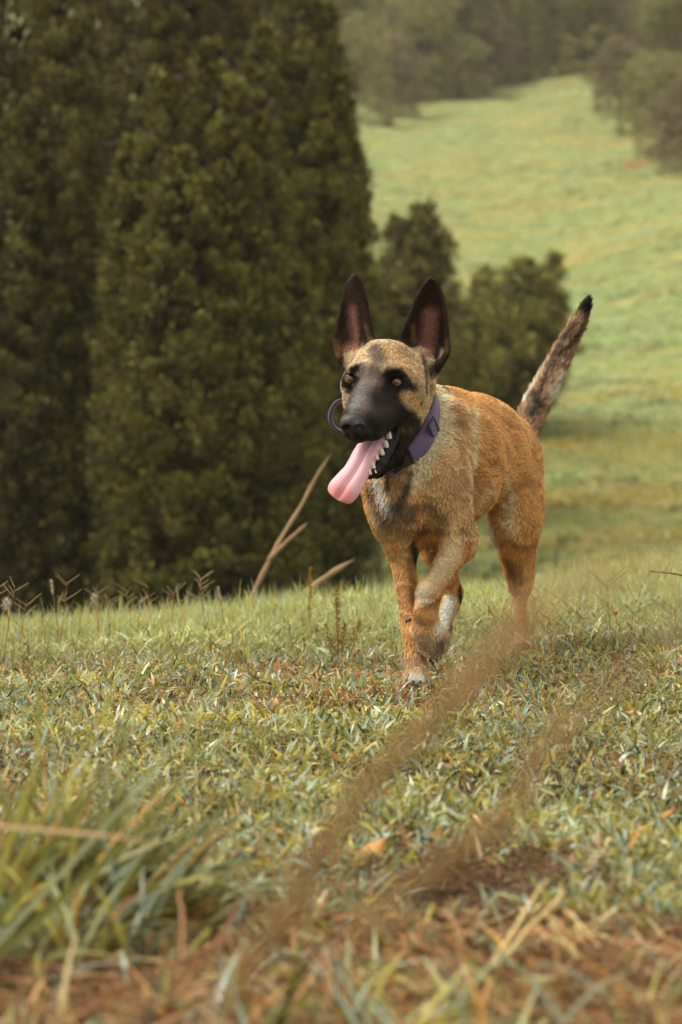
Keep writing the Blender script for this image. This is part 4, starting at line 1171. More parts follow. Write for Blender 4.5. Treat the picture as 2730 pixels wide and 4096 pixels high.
for i in range(59):
    for j in range(M_): F_.append((i * M_ + j, i * M_ + (j + 1) % M_, (i + 1) * M_ + (j + 1) % M_, (i + 1) * M_ + j))
V_ = np.array(V_); e0 = len(V_); V_ = np.vstack([V_, TC[59][None], TC[0][None]])
for j in range(0, M_, 1): F_.append((59 * M_ + j, 59 * M_ + (j + 1) % M_, e0, e0)) 
F_ = np.array([f for f in F_ if f[2] != f[3]]); V_ = V_[:e0]
tipd = np.linalg.norm(V_ - q(1352, 1995, -.17), axis=1)
tcol = np.array(L(214, 138, 148)) * smooth01(.085, .01, tipd)[:, None] * 0 + np.array([.80, .46, .50])
e1 = smooth01(.046, .004, tipd)[:, None]
tcol = tcol * (1 - e1) + np.array([.78, .27, .28]) * e1
tcol *= (0.93 + .14 * fbm(V_, 300, 8, 2))[:, None]
tongue_m = col_mat('tongue', .5, .35)
tb = tongue_m.node_tree.nodes['Principled BSDF']
tb.inputs['Subsurface Weight'].default_value = .25; tb.inputs['Subsurface Radius'].default_value = (.012, .004, .003); tb.inputs['Subsurface Scale'].default_value = .5
tb.inputs['Coat Weight'].default_value = .08; tb.inputs['Coat Roughness'].default_value = .4
_tn = tongue_m.node_tree; _tx = _tn.nodes.new('ShaderNodeTexNoise'); _tx.inputs['Scale'].default_value = 700; _tc = _tn.nodes.new('ShaderNodeTexCoord'); _tb = _tn.nodes.new('ShaderNodeBump'); _tb.inputs['Strength'].default_value = .5; _tb.inputs['Distance'].default_value = .001
_tn.links.new(_tc.outputs['Object'], _tx.inputs['Vector']); _tn.links.new(_tx.outputs['Fac'], _tb.inputs['Height']); _tn.links.new(_tb.outputs[0], tb.inputs['Normal'])
kid('tongue', V_, F_, tongue_m, colors=tcol)
# whiskers
whisk_m = plain_mat('whisker', (.03, .025, .022), .5, .3)
for (x, y, sx, sy) in [(1385, 1700, -1, .2), (1380, 1715, -1, .5), (1390, 1730, -.8, .8), (1470, 1715, .7, .7), (1490, 1700, .9, .5), (1500, 1725, .8, .9), (1520, 1700, 1, .6), (1480, 1740, .5, 1)]:
    h_ = cast(x, y)
    if h_ is None: continue
    wv = []; wf = []
    e_ = h_ + (RGT * sx - UPV * sy - FWD * .5) * .022
    t_ = np.linspace(0, 1, 7)[:, None]; pts_ = h_ + (e_ - h_) * t_ + np.array([0, 0, -.004]) * t_ ** 2
    a_ = unit(np.cross(e_ - h_, FWD))
    for i in range(7):
        r_ = .00022 * (1 - i / 7.5); wv += [pts_[i] + a_ * r_, pts_[i] - a_ * r_ * .5 + FWD * r_, pts_[i] - a_ * r_ * .5 - FWD * r_]
    for i in range(6):
        for j in range(3): wf.append((i * 3 + j, i * 3 + (j + 1) % 3, (i + 1) * 3 + (j + 1) % 3, (i + 1) * 3 + j))
    kid('whisker', wv, wf, whisk_m)

# lips and gums of the lower jaw on the near side
gum_m = plain_mat('wet_lip', (.010, .007, .007), .5, .2, coat=.05, bump=.4, bscale=500)
LP = [(1592, 1718, -.098), (1583, 1765, -.108), (1562, 1812, -.122), (1538, 1855, -.135), (1512, 1890, -.146), (1482, 1906, -.152), (1470, 1900, -.150)]
GM = [pr_(q(*a_), q(*b_), .0042, .0042, .004) for a_, b_ in zip(LP[:-1], LP[1:])]
LP2 = [(1568, 1728, -.098), (1560, 1770, -.112), (1540, 1812, -.126), (1518, 1850, -.140), (1494, 1890, -.150)]
GM += [pr_(q(*a_), q(*b_), .0056, .0056, .004) for a_, b_ in zip(LP2[:-1], LP2[1:])]
V_, F_ = field_mesh(GM, .0016, 2); kid('lower_lip', V_, F_, gum_m)

# teeth
tooth_m = plain_mat('tooth_enamel', (.74, .71, .61), .25, .5, coat=.3)
for (x, y, d, w_, h_) in ((1556, 1740, -.112, .0056, .0080), (1545, 1777, -.124, .0050, .0062), (1529, 1808, -.137, .0046, .0046), (1510, 1830, -.147, .0032, .0032), (1496, 1862, -.156, .0030, .0060), (1482, 1890, -.158, .0026, .0028), (1503, 1886, -.154, .0020, .0024)):
    V_, F_ = field_mesh([pr_(q(x + 2, y + 2, d) - UPV * h_ * .45, q(x - 1, y - 2, d) + UPV * h_ * .45, (w_ * .85, w_ * .8), (w_ * .72, w_ * .7), .003)], .0009, 2)
    kid('tooth', V_, F_, tooth_m)

# eyes
eye_m = col_mat('eye_ball', .08, .6)
eye_m.node_tree.nodes['Principled BSDF'].inputs['Coat Weight'].default_value = 1.0
for e, px in zip(EYES, (1403, 1589)):
    R_ = .0106; c_ = e + FWD * (R_ + .0006)
    look = unit(-FWD + RGT * -.16 + UPV * .02)
    u_, v_ = np.meshgrid(np.linspace(0, np.pi, 41), np.linspace(0, 2 * np.pi, 48, endpoint=False), indexing='ij')
    D_ = np.stack([np.sin(u_) * np.cos(v_), np.sin(u_) * np.sin(v_), np.cos(u_)], -1).reshape(-1, 3)
    B_ = np.array(Vector(look).to_track_quat('Z', 'Y').to_matrix())
    W_ = D_ @ B_.T
    ang = np.degrees(np.arccos(np.clip(D_[:, 2], -1, 1)))
    cc = np.where((ang < 16)[:, None], np.array([.004, .004, .005]), np.array([.27, .10, .02]))
    cc = np.where(((ang >= 19) & (ang < 26))[:, None], np.array([.10, .035, .010]), cc)
    cc = np.where((ang > 50)[:, None], np.array([.02, .012, .01]), cc)
    idx = np.arange(41 * 48).reshape(41, 48)
    F_ = np.stack([idx[:-1], np.roll(idx, -1, 1)[:-1], np.roll(idx, -1, 1)[1:], idx[1:]], -1).reshape(-1, 4)
    kid('eye', c_ + W_ * R_, F_, eye_m, colors=cc)

    # lids: a dark shell over the ball with an almond opening
    lid_m = bpy.data.materials.get('lid_skin') or plain_mat('lid_skin', (.012, .010, .009), .45, .4)
    upl = unit(UPV - look * (UPV @ look)); sdl = np.cross(upl, look)
    G_ = 44; gv = np.linspace(-1, 1, G_); LF = []
    uu, vv = np.meshgrid(gv, gv, indexing='ij')
    du = uu * np.sqrt(1 - vv * vv / 2); dvv = vv * np.sqrt(1 - uu * uu / 2); rad2 = np.clip(du ** 2 + dvv ** 2, 0, 1)
    LV = c_ + ((sdl * du[..., None] + upl * dvv[..., None] + look * np.sqrt(1 - rad2)[..., None]) * R_ * 1.07).reshape(-1, 3)
    vo = dvv - .14 * (1 if px < 1500 else -1) * du
    op = (vo < .46 * (1 - (du / .82) ** 2)) & (vo > -.56 * (1 - (du / .82) ** 2)) & (abs(du) < .82)
    ii = np.arange(G_ * G_).reshape(G_, G_)
    for i in range(G_ - 1):
        for j in range(G_ - 1):
            if not (op[i, j] or op[i + 1, j] or op[i, j + 1] or op[i + 1, j + 1]): LF.append((ii[i, j], ii[i + 1, j], ii[i + 1, j + 1], ii[i, j + 1]))
    kid('eyelid', LV, LF, lid_m)

# claws
claw_m = plain_mat('claw_horn', (.035, .028, .025), .35, .5)
def claw(p0, dirv, ln_=.013, r_=.0028):
    dirv = unit(dirv); V_, F_ = field_mesh([pr_(p0, p0 + dirv * ln_ * .5, r_, r_ * .8, .002), pr_(p0 + dirv * ln_ * .5, p0 + unit(dirv + .4 * DN) * ln_, r_ * .8, r_ * .3, .002)], .0010, 1)
    kid('claw', V_, F_, claw_m)
for dx, dd in ((-38, .004), (-14, -.012), (14, -.012), (36, .002)):
    claw(q(1669 + dx * 1.05, 2727, -.046 + dd), BF + .5 * DN)
for dx, dd in ((-30, .004), (-10, -.010), (12, -.010), (30, .002)):
    claw(q(2096 + dx, 2630, .376 + dd), BF + .7 * DN, .014)
for dx, dy, dd in ((-30, -12, -.010), (-10, 4, -.018), (14, 8, -.016), (32, -6, -.004)):
    claw(q(1728 + dx * .95, 2612 + dy, -.014 + dd), DN * 1.0 + .3 * RGT, .015)
claw(q(1640, 2478, -.05), -RGT + .5 * DN, .010)
claw(q(1722, 2640, .0), RGT * .5 + DN * .6, .015)

# ---- collar
strap_m, sn, sb = new_mat('purple_webbing')
sb.inputs['Base Color'].default_value = (.135, .085, .215, 1); sb.inputs['Roughness'].default_value = .6; sb.inputs['Sheen Weight'].default_value = .3
sw = sn.nodes.new('ShaderNodeTexWave'); sw.inputs['Scale'].default_value = 190; sw.inputs['Distortion'].default_value = .4; sw.bands_direction = 'Z'
stc = sn.nodes.new('ShaderNodeTexCoord'); sbp = sn.nodes.new('ShaderNodeBump'); sbp.inputs['Strength'].default_value = .6; sbp.inputs['Distance'].default_value = .001
sn.links.new(stc.outputs['Object'], sw.inputs['Vector']); sn.links.new(sw.outputs['Fac'], sbp.inputs['Height']); sn.links.new(sbp.outputs[0], sb.inputs['Normal'])
def ring_pt(phi, off=0.0, along=0.0):
    dvec = ax1 * math.cos(phi) * r1 + ax2 * math.sin(phi) * r2
    u = unit(dvec); base_ = cC + axn * along
    rr = np.arange(.02, .14, .001); v = Fsample(base_ + u[None, :] * rr[:, None], F0)
    ins = np.where(v < 0)[0]
    rad = np.linalg.norm(dvec)
    k = np.where((v[:-1] < 0) & (v[1:] >= 0))[0]
    if len(k):
        c = rr[k[np.argmin(abs(rr[k] - rad))]]
        rad = np.clip(c, rad - .012, rad + .018)
    return rad, u
def build_strap():
    n_ = 96; hw = .0128
    rads = {}
    for s_ in (-1, 0, 1):
        rr = np.array([ring_pt(2 * math.pi * i / n_, along=s_ * hw)[0] for i in range(n_)])
        for _ in range(5): rr = (np.roll(rr, 1) + rr * 2 + np.roll(rr, -1)) / 4
        rads[s_] = rr
    V_ = []; F_ = []
    for i in range(n_):
        phi = 2 * math.pi * i / n_; u = ring_pt(phi)[1]
        for s_, o_ in ((-1, .0045), (0, .0050), (1, .0045), (1, .0015), (-1, .0015)):
            V_.append(cC + axn * s_ * hw + u * (rads[s_][i] + o_))
    for i in range(n_):
        for j in range(5):
            a_ = i * 5 + j; b_ = i * 5 + (j + 1) % 5; c_ = ((i + 1) % n_) * 5 + (j + 1) % 5; d_ = ((i + 1) % n_) * 5 + j
            F_.append((a_, b_, c_, d_))
    return np.array(V_), np.array(F_), rads[0]
V_, F_, RAD0 = build_strap()
collar = kid('collar', V_, F_, strap_m); collar['label'] = 'purple webbing collar with black slider and clasp'
def on_ring(phi, off):
    u = ring_pt(phi)[1]; r = np.interp((phi % (2 * math.pi)) / (2 * math.pi) * 96, np.arange(97), np.append(RAD0, RAD0[0]))
    return cC + u * (r + off), u
black_pl = plain_mat('black_plastic', (.018, .017, .018), .3, .5, coat=.3)
metal_m = plain_mat('grey_metal', (.35, .34, .33), .35, .5, metal=.9)
def obox(bm, c, X, Y, W, sx, sy, sz, bev=.0012):
    r = bmesh.ops.create_cube(bm, size=1.0)
    M = Matrix([[X[0] * sx, Y[0] * sy, W[0] * sz, c[0]], [X[1] * sx, Y[1] * sy, W[1] * sz, c[1]], [X[2] * sx, Y[2] * sy, W[2] * sz, c[2]], [0, 0, 0, 1]])
    bmesh.ops.transform(bm, matrix=M, verts=r['verts'])
    ed = list({e for v in r['verts'] for e in v.link_edges})
    bmesh.ops.bevel(bm, geom=ed, offset=bev, segments=2, affect='EDGES', profile=.5)
def bm_obj(name, bm, mat, parent, smooth=False):
    me = bpy.data.meshes.new(name); bm.normal_update(); bm.to_mesh(me); bm.free(); me.materials.append(mat)
    if smooth: me.polygons.foreach_set('use_smooth', np.ones(len(me.polygons), bool))
    o = bpy.data.objects.new(name, me); COL.objects.link(o); o.parent = parent
    return o
def phi_at(px, py):
    best_ = None
    for i in range(180):
        p_, u = on_ring(i * math.pi / 90, .005)
        rel = p_ - CAMP; D_ = rel @ FWD; x = 1365 + (rel @ RGT) / D_ * FPX; y = 2048 - (rel @ UPV) / D_ * FPX
        dd = (x - px) ** 2 + (y - py) ** 2 + max(0, D_ - D0 - .06) * 1e5
        if best_ is None or dd < best_[0]: best_ = (dd, i * math.pi / 90)
    return best_[1]
def frame_at(phi):
    p_, u = on_ring(phi, .0); p2, _ = on_ring(phi + .05, 0)
    t_ = unit(p2 - p_); w_ = unit(np.cross(axn, t_)); 
    if w_ @ u < 0: w_ = -w_
    return p_, t_, axn, w_
ph = phi_at(1702, 1704); p_, t_, n_, w_ = frame_at(ph)
bm = bmesh.new(); c_ = p_ + w_ * .0125 - DOFF
for s_ in (-1, 1):
    obox(bm, c_ + t_ * s_ * .0105, t_, n_, w_, .0038, .036, .0042)
    obox(bm, c_ + n_ * s_ * .0160, t_, n_, w_, .0248, .0038, .0040)
bm_obj('buckle', bm, black_pl, collar)
bm = bmesh.new(); obox(bm, p_ + w_ * .0105 - DOFF, unit(t_ + .15 * w_), n_, unit(w_ - .15 * t_), .026, .0255, .003, .001)
bm_obj('strap_fold', bm, strap_m, collar)
ph = phi_at(1604, 1852); p_, t_, n_, w_ = frame_at(ph)
bm = bmesh.new(); c_ = p_ + w_ * .015 - DOFF
obox(bm, c_, t_, n_, w_, .030, .030, .009, .003); obox(bm, c_ + t_ * .018, t_, n_, w_, .005, .033, .010, .002); obox(bm, c_ - t_ * .018, t_, n_, w_, .005, .033, .010, .002)
bm_obj('clasp', bm, black_pl, collar)
# handle loop on the far side
HL = [(1420, 1590, .02), (1375, 1598, .0), (1345, 1612, -.008), (1327, 1640, -.012), (1321, 1672, -.014), (1331, 1703, -.012), (1355, 1722, -.006), (1400, 1740, .01)]
HP = np.array([q(*h) for h in HL]); tt = np.linspace(0, len(HP) - 1, 40)
HPi = np.stack([np.interp(tt, np.arange(len(HP)), HP[:, c]) for c in range(3)], 1)
for _ in range(6): HPi[1:-1] = (HPi[:-2] + 2 * HPi[1:-1] + HPi[2:]) / 4
V_ = []; F_ = []
for i in range(40):
    t_ = unit(HPi[min(i + 1, 39)] - HPi[max(i - 1, 0)]); wv_ = unit(FWD + .35 * RGT); wv_ = unit(wv_ - t_ * (wv_ @ t_)); nn = np.cross(t_, wv_)
    for s_, o_ in ((-1, -.0014), (1, -.0014), (1, .0014), (-1, .0014)): V_.append(HPi[i] + wv_ * s_ * .0095 + nn * o_)
for i in range(39):
    for j in range(4): F_.append((i * 4 + j, i * 4 + (j + 1) % 4, (i + 1) * 4 + (j + 1) % 4, (i + 1) * 4 + j))
o = kid('handle_loop', V_, F_, strap_m); o.parent = collar
# ================================================================== single plants and sticks
def ribbon_strands(starts, ends, width, cols, bend=0.0):
    n_ = len(starts); d = ends - starts; L_ = np.linalg.norm(d, axis=1)
    return blades(starts, d, L_, np.full(n_, width) if np.isscalar(width) else width, np.full(n_, bend), cols, nseg=3)
def proj_path(pts, n_=30):
    A = np.array([P(*p_) for p_ in pts]); t = np.linspace(0, len(A) - 1, n_)
    o = np.stack([np.interp(t, np.arange(len(A)), A[:, c]) for c in range(3)], 1)
    for _ in range(4): o[1:-1] = (o[:-2] + 2 * o[1:-1] + o[2:]) / 4
    return o
def root_for(name, pt, label, cat, group=None):
    r = empty(name, (float(pt[0]), float(pt[1]), float(gz(pt[0], pt[1])[0]))); tag(r, label, cat, group); return r
def add_mesh(name, V, F_, mat, root, colors=None, smooth=False):
    return mesh_np(name, V - np.array(root.location), F_, mat, colors=colors, parent=root, smooth=smooth)

stick_m = plain_mat('dry_wood', srgb(158, 130, 94), .85, .2, bump=.5, bscale=120, var=.35)
def wobble(p_, a_):
    k = np.arange(len(p_))[:, None]; return p_ + a_ * np.hstack([np.sin(k * .9), 0 * k, np.cos(k * .63)]) * np.minimum(k, 3) / 3
# leaning dead stalk with a fork
D_ = 7.4
pth = proj_path([(985, 2480, D_), (1010, 2385, D_), (1080, 2235, D_), (1170, 2080, D_ + .05), (1255, 1930, D_ + .1), (1328, 1808, D_ + .1)], 24) 
r = root_for('dead_stalk', pth[0], 'long pale leaning dead stalk with a fork, left of the dog', 'stalk')
v, f = tube(wobble(pth, .0015), np.append(np.linspace(.0098, .0048, 21), [.0035, .002, .0006]) * (1 + .16 * np.sin(np.arange(24) * 1.9)), 8); add_mesh('stem', v, f, stick_m, r, smooth=True)
p2 = proj_path([(1078, 2238, D_), (1150, 2165, D_ - .02), (1232, 2092, D_ - .04)], 12); v, f = tube(wobble(p2, .001), np.append(np.linspace(.0078, .0055, 10), [.004, .001]) * (1 + .12 * np.sin(np.arange(12) * 2.2)), 8); add_mesh('side_branch', v, f, stick_m, r, smooth=True)
pth = proj_path([(1160, 2440, 7.1), (1200, 2385, 7.1), (1300, 2310, 7.1), (1420, 2238, 7.15)], 14) 
r = root_for('short_stick', pth[0], 'short thick pale stick low behind the grass crest, just left of the dog', 'stick'); r2 = r
v, f = tube(wobble(pth, .0015), np.append(np.linspace(.0105, .008, 12), [.005, .001]) * (1 + .14 * np.sin(np.arange(14) * 2.0)), 8); o = add_mesh('stem', v, f, stick_m, r, smooth=True)

# seeding weeds: upright stems dotted with small rusty seeds
seed_m = col_mat('seed_husk', .7, .2, translucent=.1, )
def seed_weed(name, label, stalks, D, group=None, leafy=True):
    b0 = P(stalks[0][0][0], stalks[0][0][1], D)
    r = root_for(name, b0, label, 'weed', group)
    for (bx, by), (tx, ty), dens in stalks:
        g = P(bx, by, D); g[2] = float(gz(g[0], g[1])[0]); t = P(tx, ty, D)
        pth = wob(g, t, 12, .0012); v, f = tube(pth, np.linspace(.0013, .0006, 12), 5)
        add_mesh('stem', v, f, stem_m, r, smooth=True)
        n_ = dens; tt = .25 + .75 * rng.random(n_) ; base_ = g + (t - g) * tt[:, None]
        s_ = base_ + rng.normal(0, .0032, (n_, 3)) * (1.2 - .7 * tt)[:, None]
        V, F_, C_ = leaves(s_, np.full(n_, .0016), 5, .0036, np.where(rng.random((n_, 1)) < .5, srgb(176, 132, 70), srgb(150, 128, 60)))
        add_mesh('seed_head', V, F_, seed_m, r, colors=C_)
    if leafy:
        n_ = 9; lp = np.tile(b0, (n_, 1)); lp[:, 2] = float(gz(b0[0], b0[1])[0]) + .005
        V, T, C_ = blades(lp, rand_dir(n_, 15, 55), .05 + .04 * rng.random(n_), np.full(n_, .014), np.full(n_, .8), pick([G_OLV, G_PALE], [1, 1], n_), nseg=4)
        add_mesh('leaf', V, T, grass_m, r, colors=C_)
    return r
stem_m = plain_mat('weed_stem', srgb(150, 108, 66), .8, .2)
seed_weed('seeding_weed', 'upright weed with several rusty seed spikes, left of the front paw', [((1355, 2700), (1348, 2350), 190), ((1360, 2700), (1382, 2490), 90), ((1370, 2700), (1442, 2480), 90), ((1340, 2690), (1300, 2500), 60), ((1365, 2700), (1325, 2560), 50)], 4.75)
seed_weed('seeding_weed', 'single thin rusty seed spike on the grass crest, left of the clustered one', [((1238, 2500), (1242, 2272), 110)], 5.3, leafy=False)

# fine grass panicles
pan_m = col_mat('panicle', .8, .15, translucent=.1)
def panicle(D, px, py_top, hgt, lean, nsp, label, group, spread=1.0, col=srgb(146, 108, 74), spl=.035, tk=1.0):
    top = P(px, py_top, D); base_ = np.array([top[0] - lean, top[1] + .01, float(gz(top[0] - lean, top[1])[0])])
    r = root_for('seed_grass', base_, label, 'grass stalk', group)
    pth = wob(base_, top, 10, .0012); v, f = tube(pth, np.linspace(.0008, .0004, 10) * (.6 + .4 * tk), 4)
    add_mesh('stem', v, f, stem_m, r, smooth=True)
    S0 = []; S1 = []
    ax = unit(top - base_)
    for k in range(nsp):
        s = top - ax * (rng.random() * .022 + (.03 if k % 3 == 0 else 0)); a = rng.random() * 6.283
        dv = unit(ax * .45 + spread * np.array([math.cos(a), math.sin(a) * .8, .15]))
        S0.append(s); S1.append(s + dv * spl * (.7 + .6 * rng.random()))
    Vp = []; Fp = []; o_ = 0
    for a_, b_ in zip(S0, S1):
        v, f = tube(wob(a_, b_, 5, .0005), np.linspace(.00042 * tk, .0003 * tk, 5), 3); Vp.append(v); Fp.append(f + o_); o_ += len(v)
    Vp = np.concatenate(Vp); add_mesh('panicle', Vp, np.concatenate(Fp), pan_m, r, colors=np.tile(col, (len(Vp), 1)))
LC = 'thin grass seed stalk with spread fingers standing up on the left crest against the dark trees'
for (px, py, D, n_) in ((505, 2360, 5.6, 6), (560, 2400, 5.5, 5), (430, 2400, 5.4, 5), (800, 2330, 5.5, 7), (235, 2385, 5.2, 5), (330, 2420, 5.4, 5), (110, 2400, 5.0, 6), (650, 2420, 5.6, 5), (60, 2350, 4.8, 6), (880, 2425, 5.5, 4), (170, 2470, 5.0, 5), (800, 2300, 5.6, 8), (270, 2330, 5.2, 5), (390, 2360, 5.4, 6), (700, 2360, 5.6, 6), (590, 2340, 5.5, 5), (-10, 2340, 4.8, 6)):
    panicle(D, px, py, .1, rng.normal(0, .012), n_, LC, 'seed stalks on the left crest', col=srgb(190, 160, 116), tk=1.7)
RC = 'wispy brown branching grass panicle rising from the lawn right of the dog'
for _ in range(20):
    px = rng.uniform(1950, 2740); py = rng.uniform(2330, 2620); D = rng.uniform(3.7, 4.7)
    panicle(D, px, py, .12, rng.normal(0, .03), int(rng.integers(7, 12)), RC, 'wispy panicles right of the dog', .8, srgb(140, 100, 66), .045)
LB = 'wispy brown grass panicle in the lawn in front of the left crest'
for _ in range(14):
    panicle(rng.uniform(4.0, 5.0), rng.uniform(30, 1200), rng.uniform(2480, 2640), .12, rng.normal(0, .02), 6, LB, 'wispy panicles in the left lawn', .8, srgb(150, 120, 76), .035)

# pale downy heads on the crest
down_m = plain_mat('seed_down', srgb(214, 200, 180), .9, .1)
for px, py, D, w_, lb in ((375, 2385, 5.3, .012, 'fluffy whitish seed tuft on the left crest'), (205, 2320, 5.1, .006, 'slim pale seed head left of the fluffy tuft on the crest'), (872, 2350, 5.5, .006, 'slim pale seed head on the crest left of the forked stalk'), (25, 2405, 4.9, .014, 'whitish fluffy head at the far left of the crest')):
    t_ = P(px, py, D); g_ = t_.copy(); g_[0] += .02; g_[2] = float(gz(g_[0], g_[1])[0]); r = root_for('downy_seed_head', g_, lb, 'seed head')
    v, f = tube(wob(g_, t_, 8, .001), np.linspace(.001, .0006, 8), 5); add_mesh('stem', v, f, stem_m, r, smooth=True)
    n_ = 260; c0_ = t_ + unit(g_ - t_) * rng.random((n_, 1)) * .028 * (1 if w_ < .01 else .6); e0_ = rng.normal(0, 1, (n_, 3))
    V, T, C_ = blades(c0_, e0_ + np.array([0, 0, .8]), np.full(n_, w_) * (.6 + .6 * rng.random(n_)), np.full(n_, .0009), np.full(n_, .1), np.tile(srgb(214, 200, 180), (n_, 1)), nseg=2)
    add_mesh('down', V, T, down_m, r)

# broad blades on the crest
n_ = 420; px = np.concatenate([rng.uniform(-50, 1560, 330), rng.uniform(1560, 2780, 90)]); D = rng.uniform(5.2, 6.3, n_)
x = (px - 1365) / FPX * D; zz = gz(x, D)
V, T, C_ = blades(np.column_stack([x, D, zz]), rand_dir(n_, 60, 88), .06 + .06 * rng.random(n_) ** 2, .003 + .002 * rng.random(n_), .7 * rng.random(n_), pick([G_PALE, G_YEL, STRAW, srgb(196, 200, 130)], [3, 3, 1, 2], n_))
o = mesh_np('crest_grass', V, T, grass_m, colors=C_); tag(o, 'taller loose grass blades along the crest of the lawn', 'grass', kind='stuff')

# orange flower-like dead leaf on the right
def dead_leaf(px, py, D, size, col, label, group=None, hgt=.01):
    c_ = P(px, py, D); c_[2] = max(c_[2], float(gz(c_[0], c_[1])[0]) + hgt)
    u = np.linspace(-1, 1, 9); V = []; F_ = []
    a = rng.random() * 6.28; ax = np.array([math.cos(a), math.sin(a) * .6, .35]); ax = unit(ax); sd = unit(np.cross(ax, [.2, -.6, .8])); nn = np.cross(ax, sd)
    for i, t in enumerate(u):
        w = (1 - t * t) ** .7 * .42 + .01
        for s_ in (-1, -.5, 0, .5, 1): V.append(c_ + size * (ax * t + sd * w * s_ + nn * (.18 * abs(s_) ** 1.5 - .25 * t * t + .05 * math.sin(5 * t + s_ * 3))))
    for i in range(8):
        for j in range(4): F_.append((i * 5 + j, i * 5 + j + 1, (i + 1) * 5 + j + 1, (i + 1) * 5 + j))
    V = np.array(V); V = np.concatenate([V, V - nn * size * .02]); F_ = F_ + [tuple(k + 45 for k in f[::-1]) for f in F_]
    o = mesh_np('dead_leaf', V, F_, dry_m, smooth=True, colors=np.tile(np.array(col), (len(V), 1)) * (.85 + .3 * rng.random((len(V), 1))))
    tag(o, label, 'leaf', group); return o
dead_leaf(2462, 2452, 4.9, .011, srgb(244, 170, 96), 'small bright orange leaf in the grass right of the hind leg')
dead_leaf(1420, 2615, 4.6, .017, srgb(150, 70, 44), 'curled red-brown leaf at the foot of the seeding weed')
dead_leaf(1730, 3330, 2.72, .020, srgb(220, 160, 84), 'curled ochre leaf beside the soil hollow')
dead_leaf(1475, 3420, 2.6, .028, srgb(204, 154, 92), 'large yellow ochre leaf in the middle foreground')
dead_leaf(1385, 3560, 2.45, .024, srgb(176, 108, 66), 'rust orange leaf just below the large ochre leaf')
dead_leaf(480, 3220, 2.35, .020, srgb(196, 140, 88), 'pale orange leaf lying by the left grass tuft')
dead_leaf(2670, 3250, 2.8, .014, srgb(190, 136, 72), 'small orange leaf near the right edge')
dead_leaf(1865, 3160, 2.95, .012, srgb(70, 44, 44), 'small dark leaf in the middle lawn')
LL = 'brown dead leaf among the litter along the bottom of the picture'
for _ in range(60):
    px = rng.uniform(-40, 2750); D = rng.uniform(1.75, 2.4); c_ = P(px, 3800, D)
    py = 1580 + .5 / D * FPX
    dead_leaf(px, py - 40, D, rng.uniform(.007, .020), pick([srgb(186, 112, 62), srgb(150, 92, 58), srgb(206, 150, 96), srgb(120, 78, 52)], [3, 2, 2, 1], 1)[0], LL, 'brown leaves in the bottom litter', .012)

# big blurred tuft at lower left
def tuft(name, label, px, D, n_, lo_, hi_, wid, lean, cols, wts, spread=.05, elev=(35, 85), group=None, dark=1.0):
    c_ = P(px, 3500, D); g = float(gz(c_[0], c_[1])[0]); r = empty(name, (c_[0], c_[1], g)); tag(r, label, 'grass tuft', group)
    b0 = np.column_stack([c_[0] + rng.normal(0, spread, n_), c_[1] + rng.normal(0, spread, n_), np.full(n_, g - .003)])
    d = rand_dir(n_, *elev) + np.array(lean)
    V, T, C_ = blades(b0, d, lo_ + (hi_ - lo_) * rng.random(n_), wid * (.6 + .8 * rng.random(n_)), .4 + 1.0 * rng.random(n_), pick(cols, wts, n_) * (.7 + .5 * rng.random(n_))[:, None] * dark, nseg=6)
    add_mesh('blade_clump', V, T, grass_m, r, colors=np.clip(C_, .003, .9)); return r
cl = [G_YEL, G_OLV, G_PALE, srgb(204, 150, 70), G_DRK, BLUE]
tuft('grass_tuft', 'large blurred clump of long blades at the left edge of the foreground', 150, 2.25, 560, .09, .21, .0050, (.55, 0, .1), cl, [6, 8, 3, 3, 6, 1], .055, (25, 80), dark=.82)
tuft('grass_tuft', 'dark green clump below the large one at the lower left', 80, 2.1, 260, .06, .14, .006, (.1, 0, 0), cl, [2, 6, 3, 1, 6, 3], .05, (15, 75))
tuft('grass_tuft', 'loose clump right of the large left one, blades leaning right', 430, 2.3, 150, .09, .19, .0045, (.55, 0, .15), cl, [6, 5, 4, 4, 2, 1], .04, (25, 75))
tuft('grass_tuft', 'blurred pale green blades arching at the bottom centre', 1500, 1.83, 90, .06, .13, .006, (.35, .1, .0), cl, [3, 5, 5, 2, 1, 5], .05, (15, 60))
tuft('grass_tuft', 'olive blades at the bottom left corner under the clumps', 330, 1.72, 90, .05, .11, .006, (.3, .1, 0), cl, [3, 5, 3, 4, 2, 2], .06, (10, 55))
tuft('grass_tuft', 'green blades with yellow tips at the bottom right', 2250, 1.85, 150, .06, .12, .0045, (-.1, .1, .1), cl, [4, 6, 4, 3, 2, 3], .09, (10, 60))
tuft('grass_tuft', 'leafy green clump at the right edge beside the soil hollow', 2620, 2.35, 260, .03, .08, .005, (0, 0, 0), cl, [3, 6, 5, 1, 3, 5], .06, (5, 70))
tuft('grass_tuft', 'long green and straw blades sweeping right across the bottom, left of centre', 850, 1.86, 110, .07, .15, .005, (.9, .1, .0), cl + [STRAW], [4, 5, 5, 3, 2, 3, 4], .05, (10, 45))
tuft('grass_tuft', 'blurred straw and green blades at the bottom, right of centre', 1850, 1.78, 110, .07, .15, .0045, (.7, .2, .0), cl + [STRAW], [4, 5, 5, 3, 2, 3, 5], .06, (10, 50))
tuft('grass_tuft', 'sparse yellow green blades in front of the soil hollow', 1300, 2.0, 70, .05, .10, .005, (.6, .1, .1), cl + [STRAW], [5, 4, 4, 3, 1, 3, 3], .05, (10, 60))
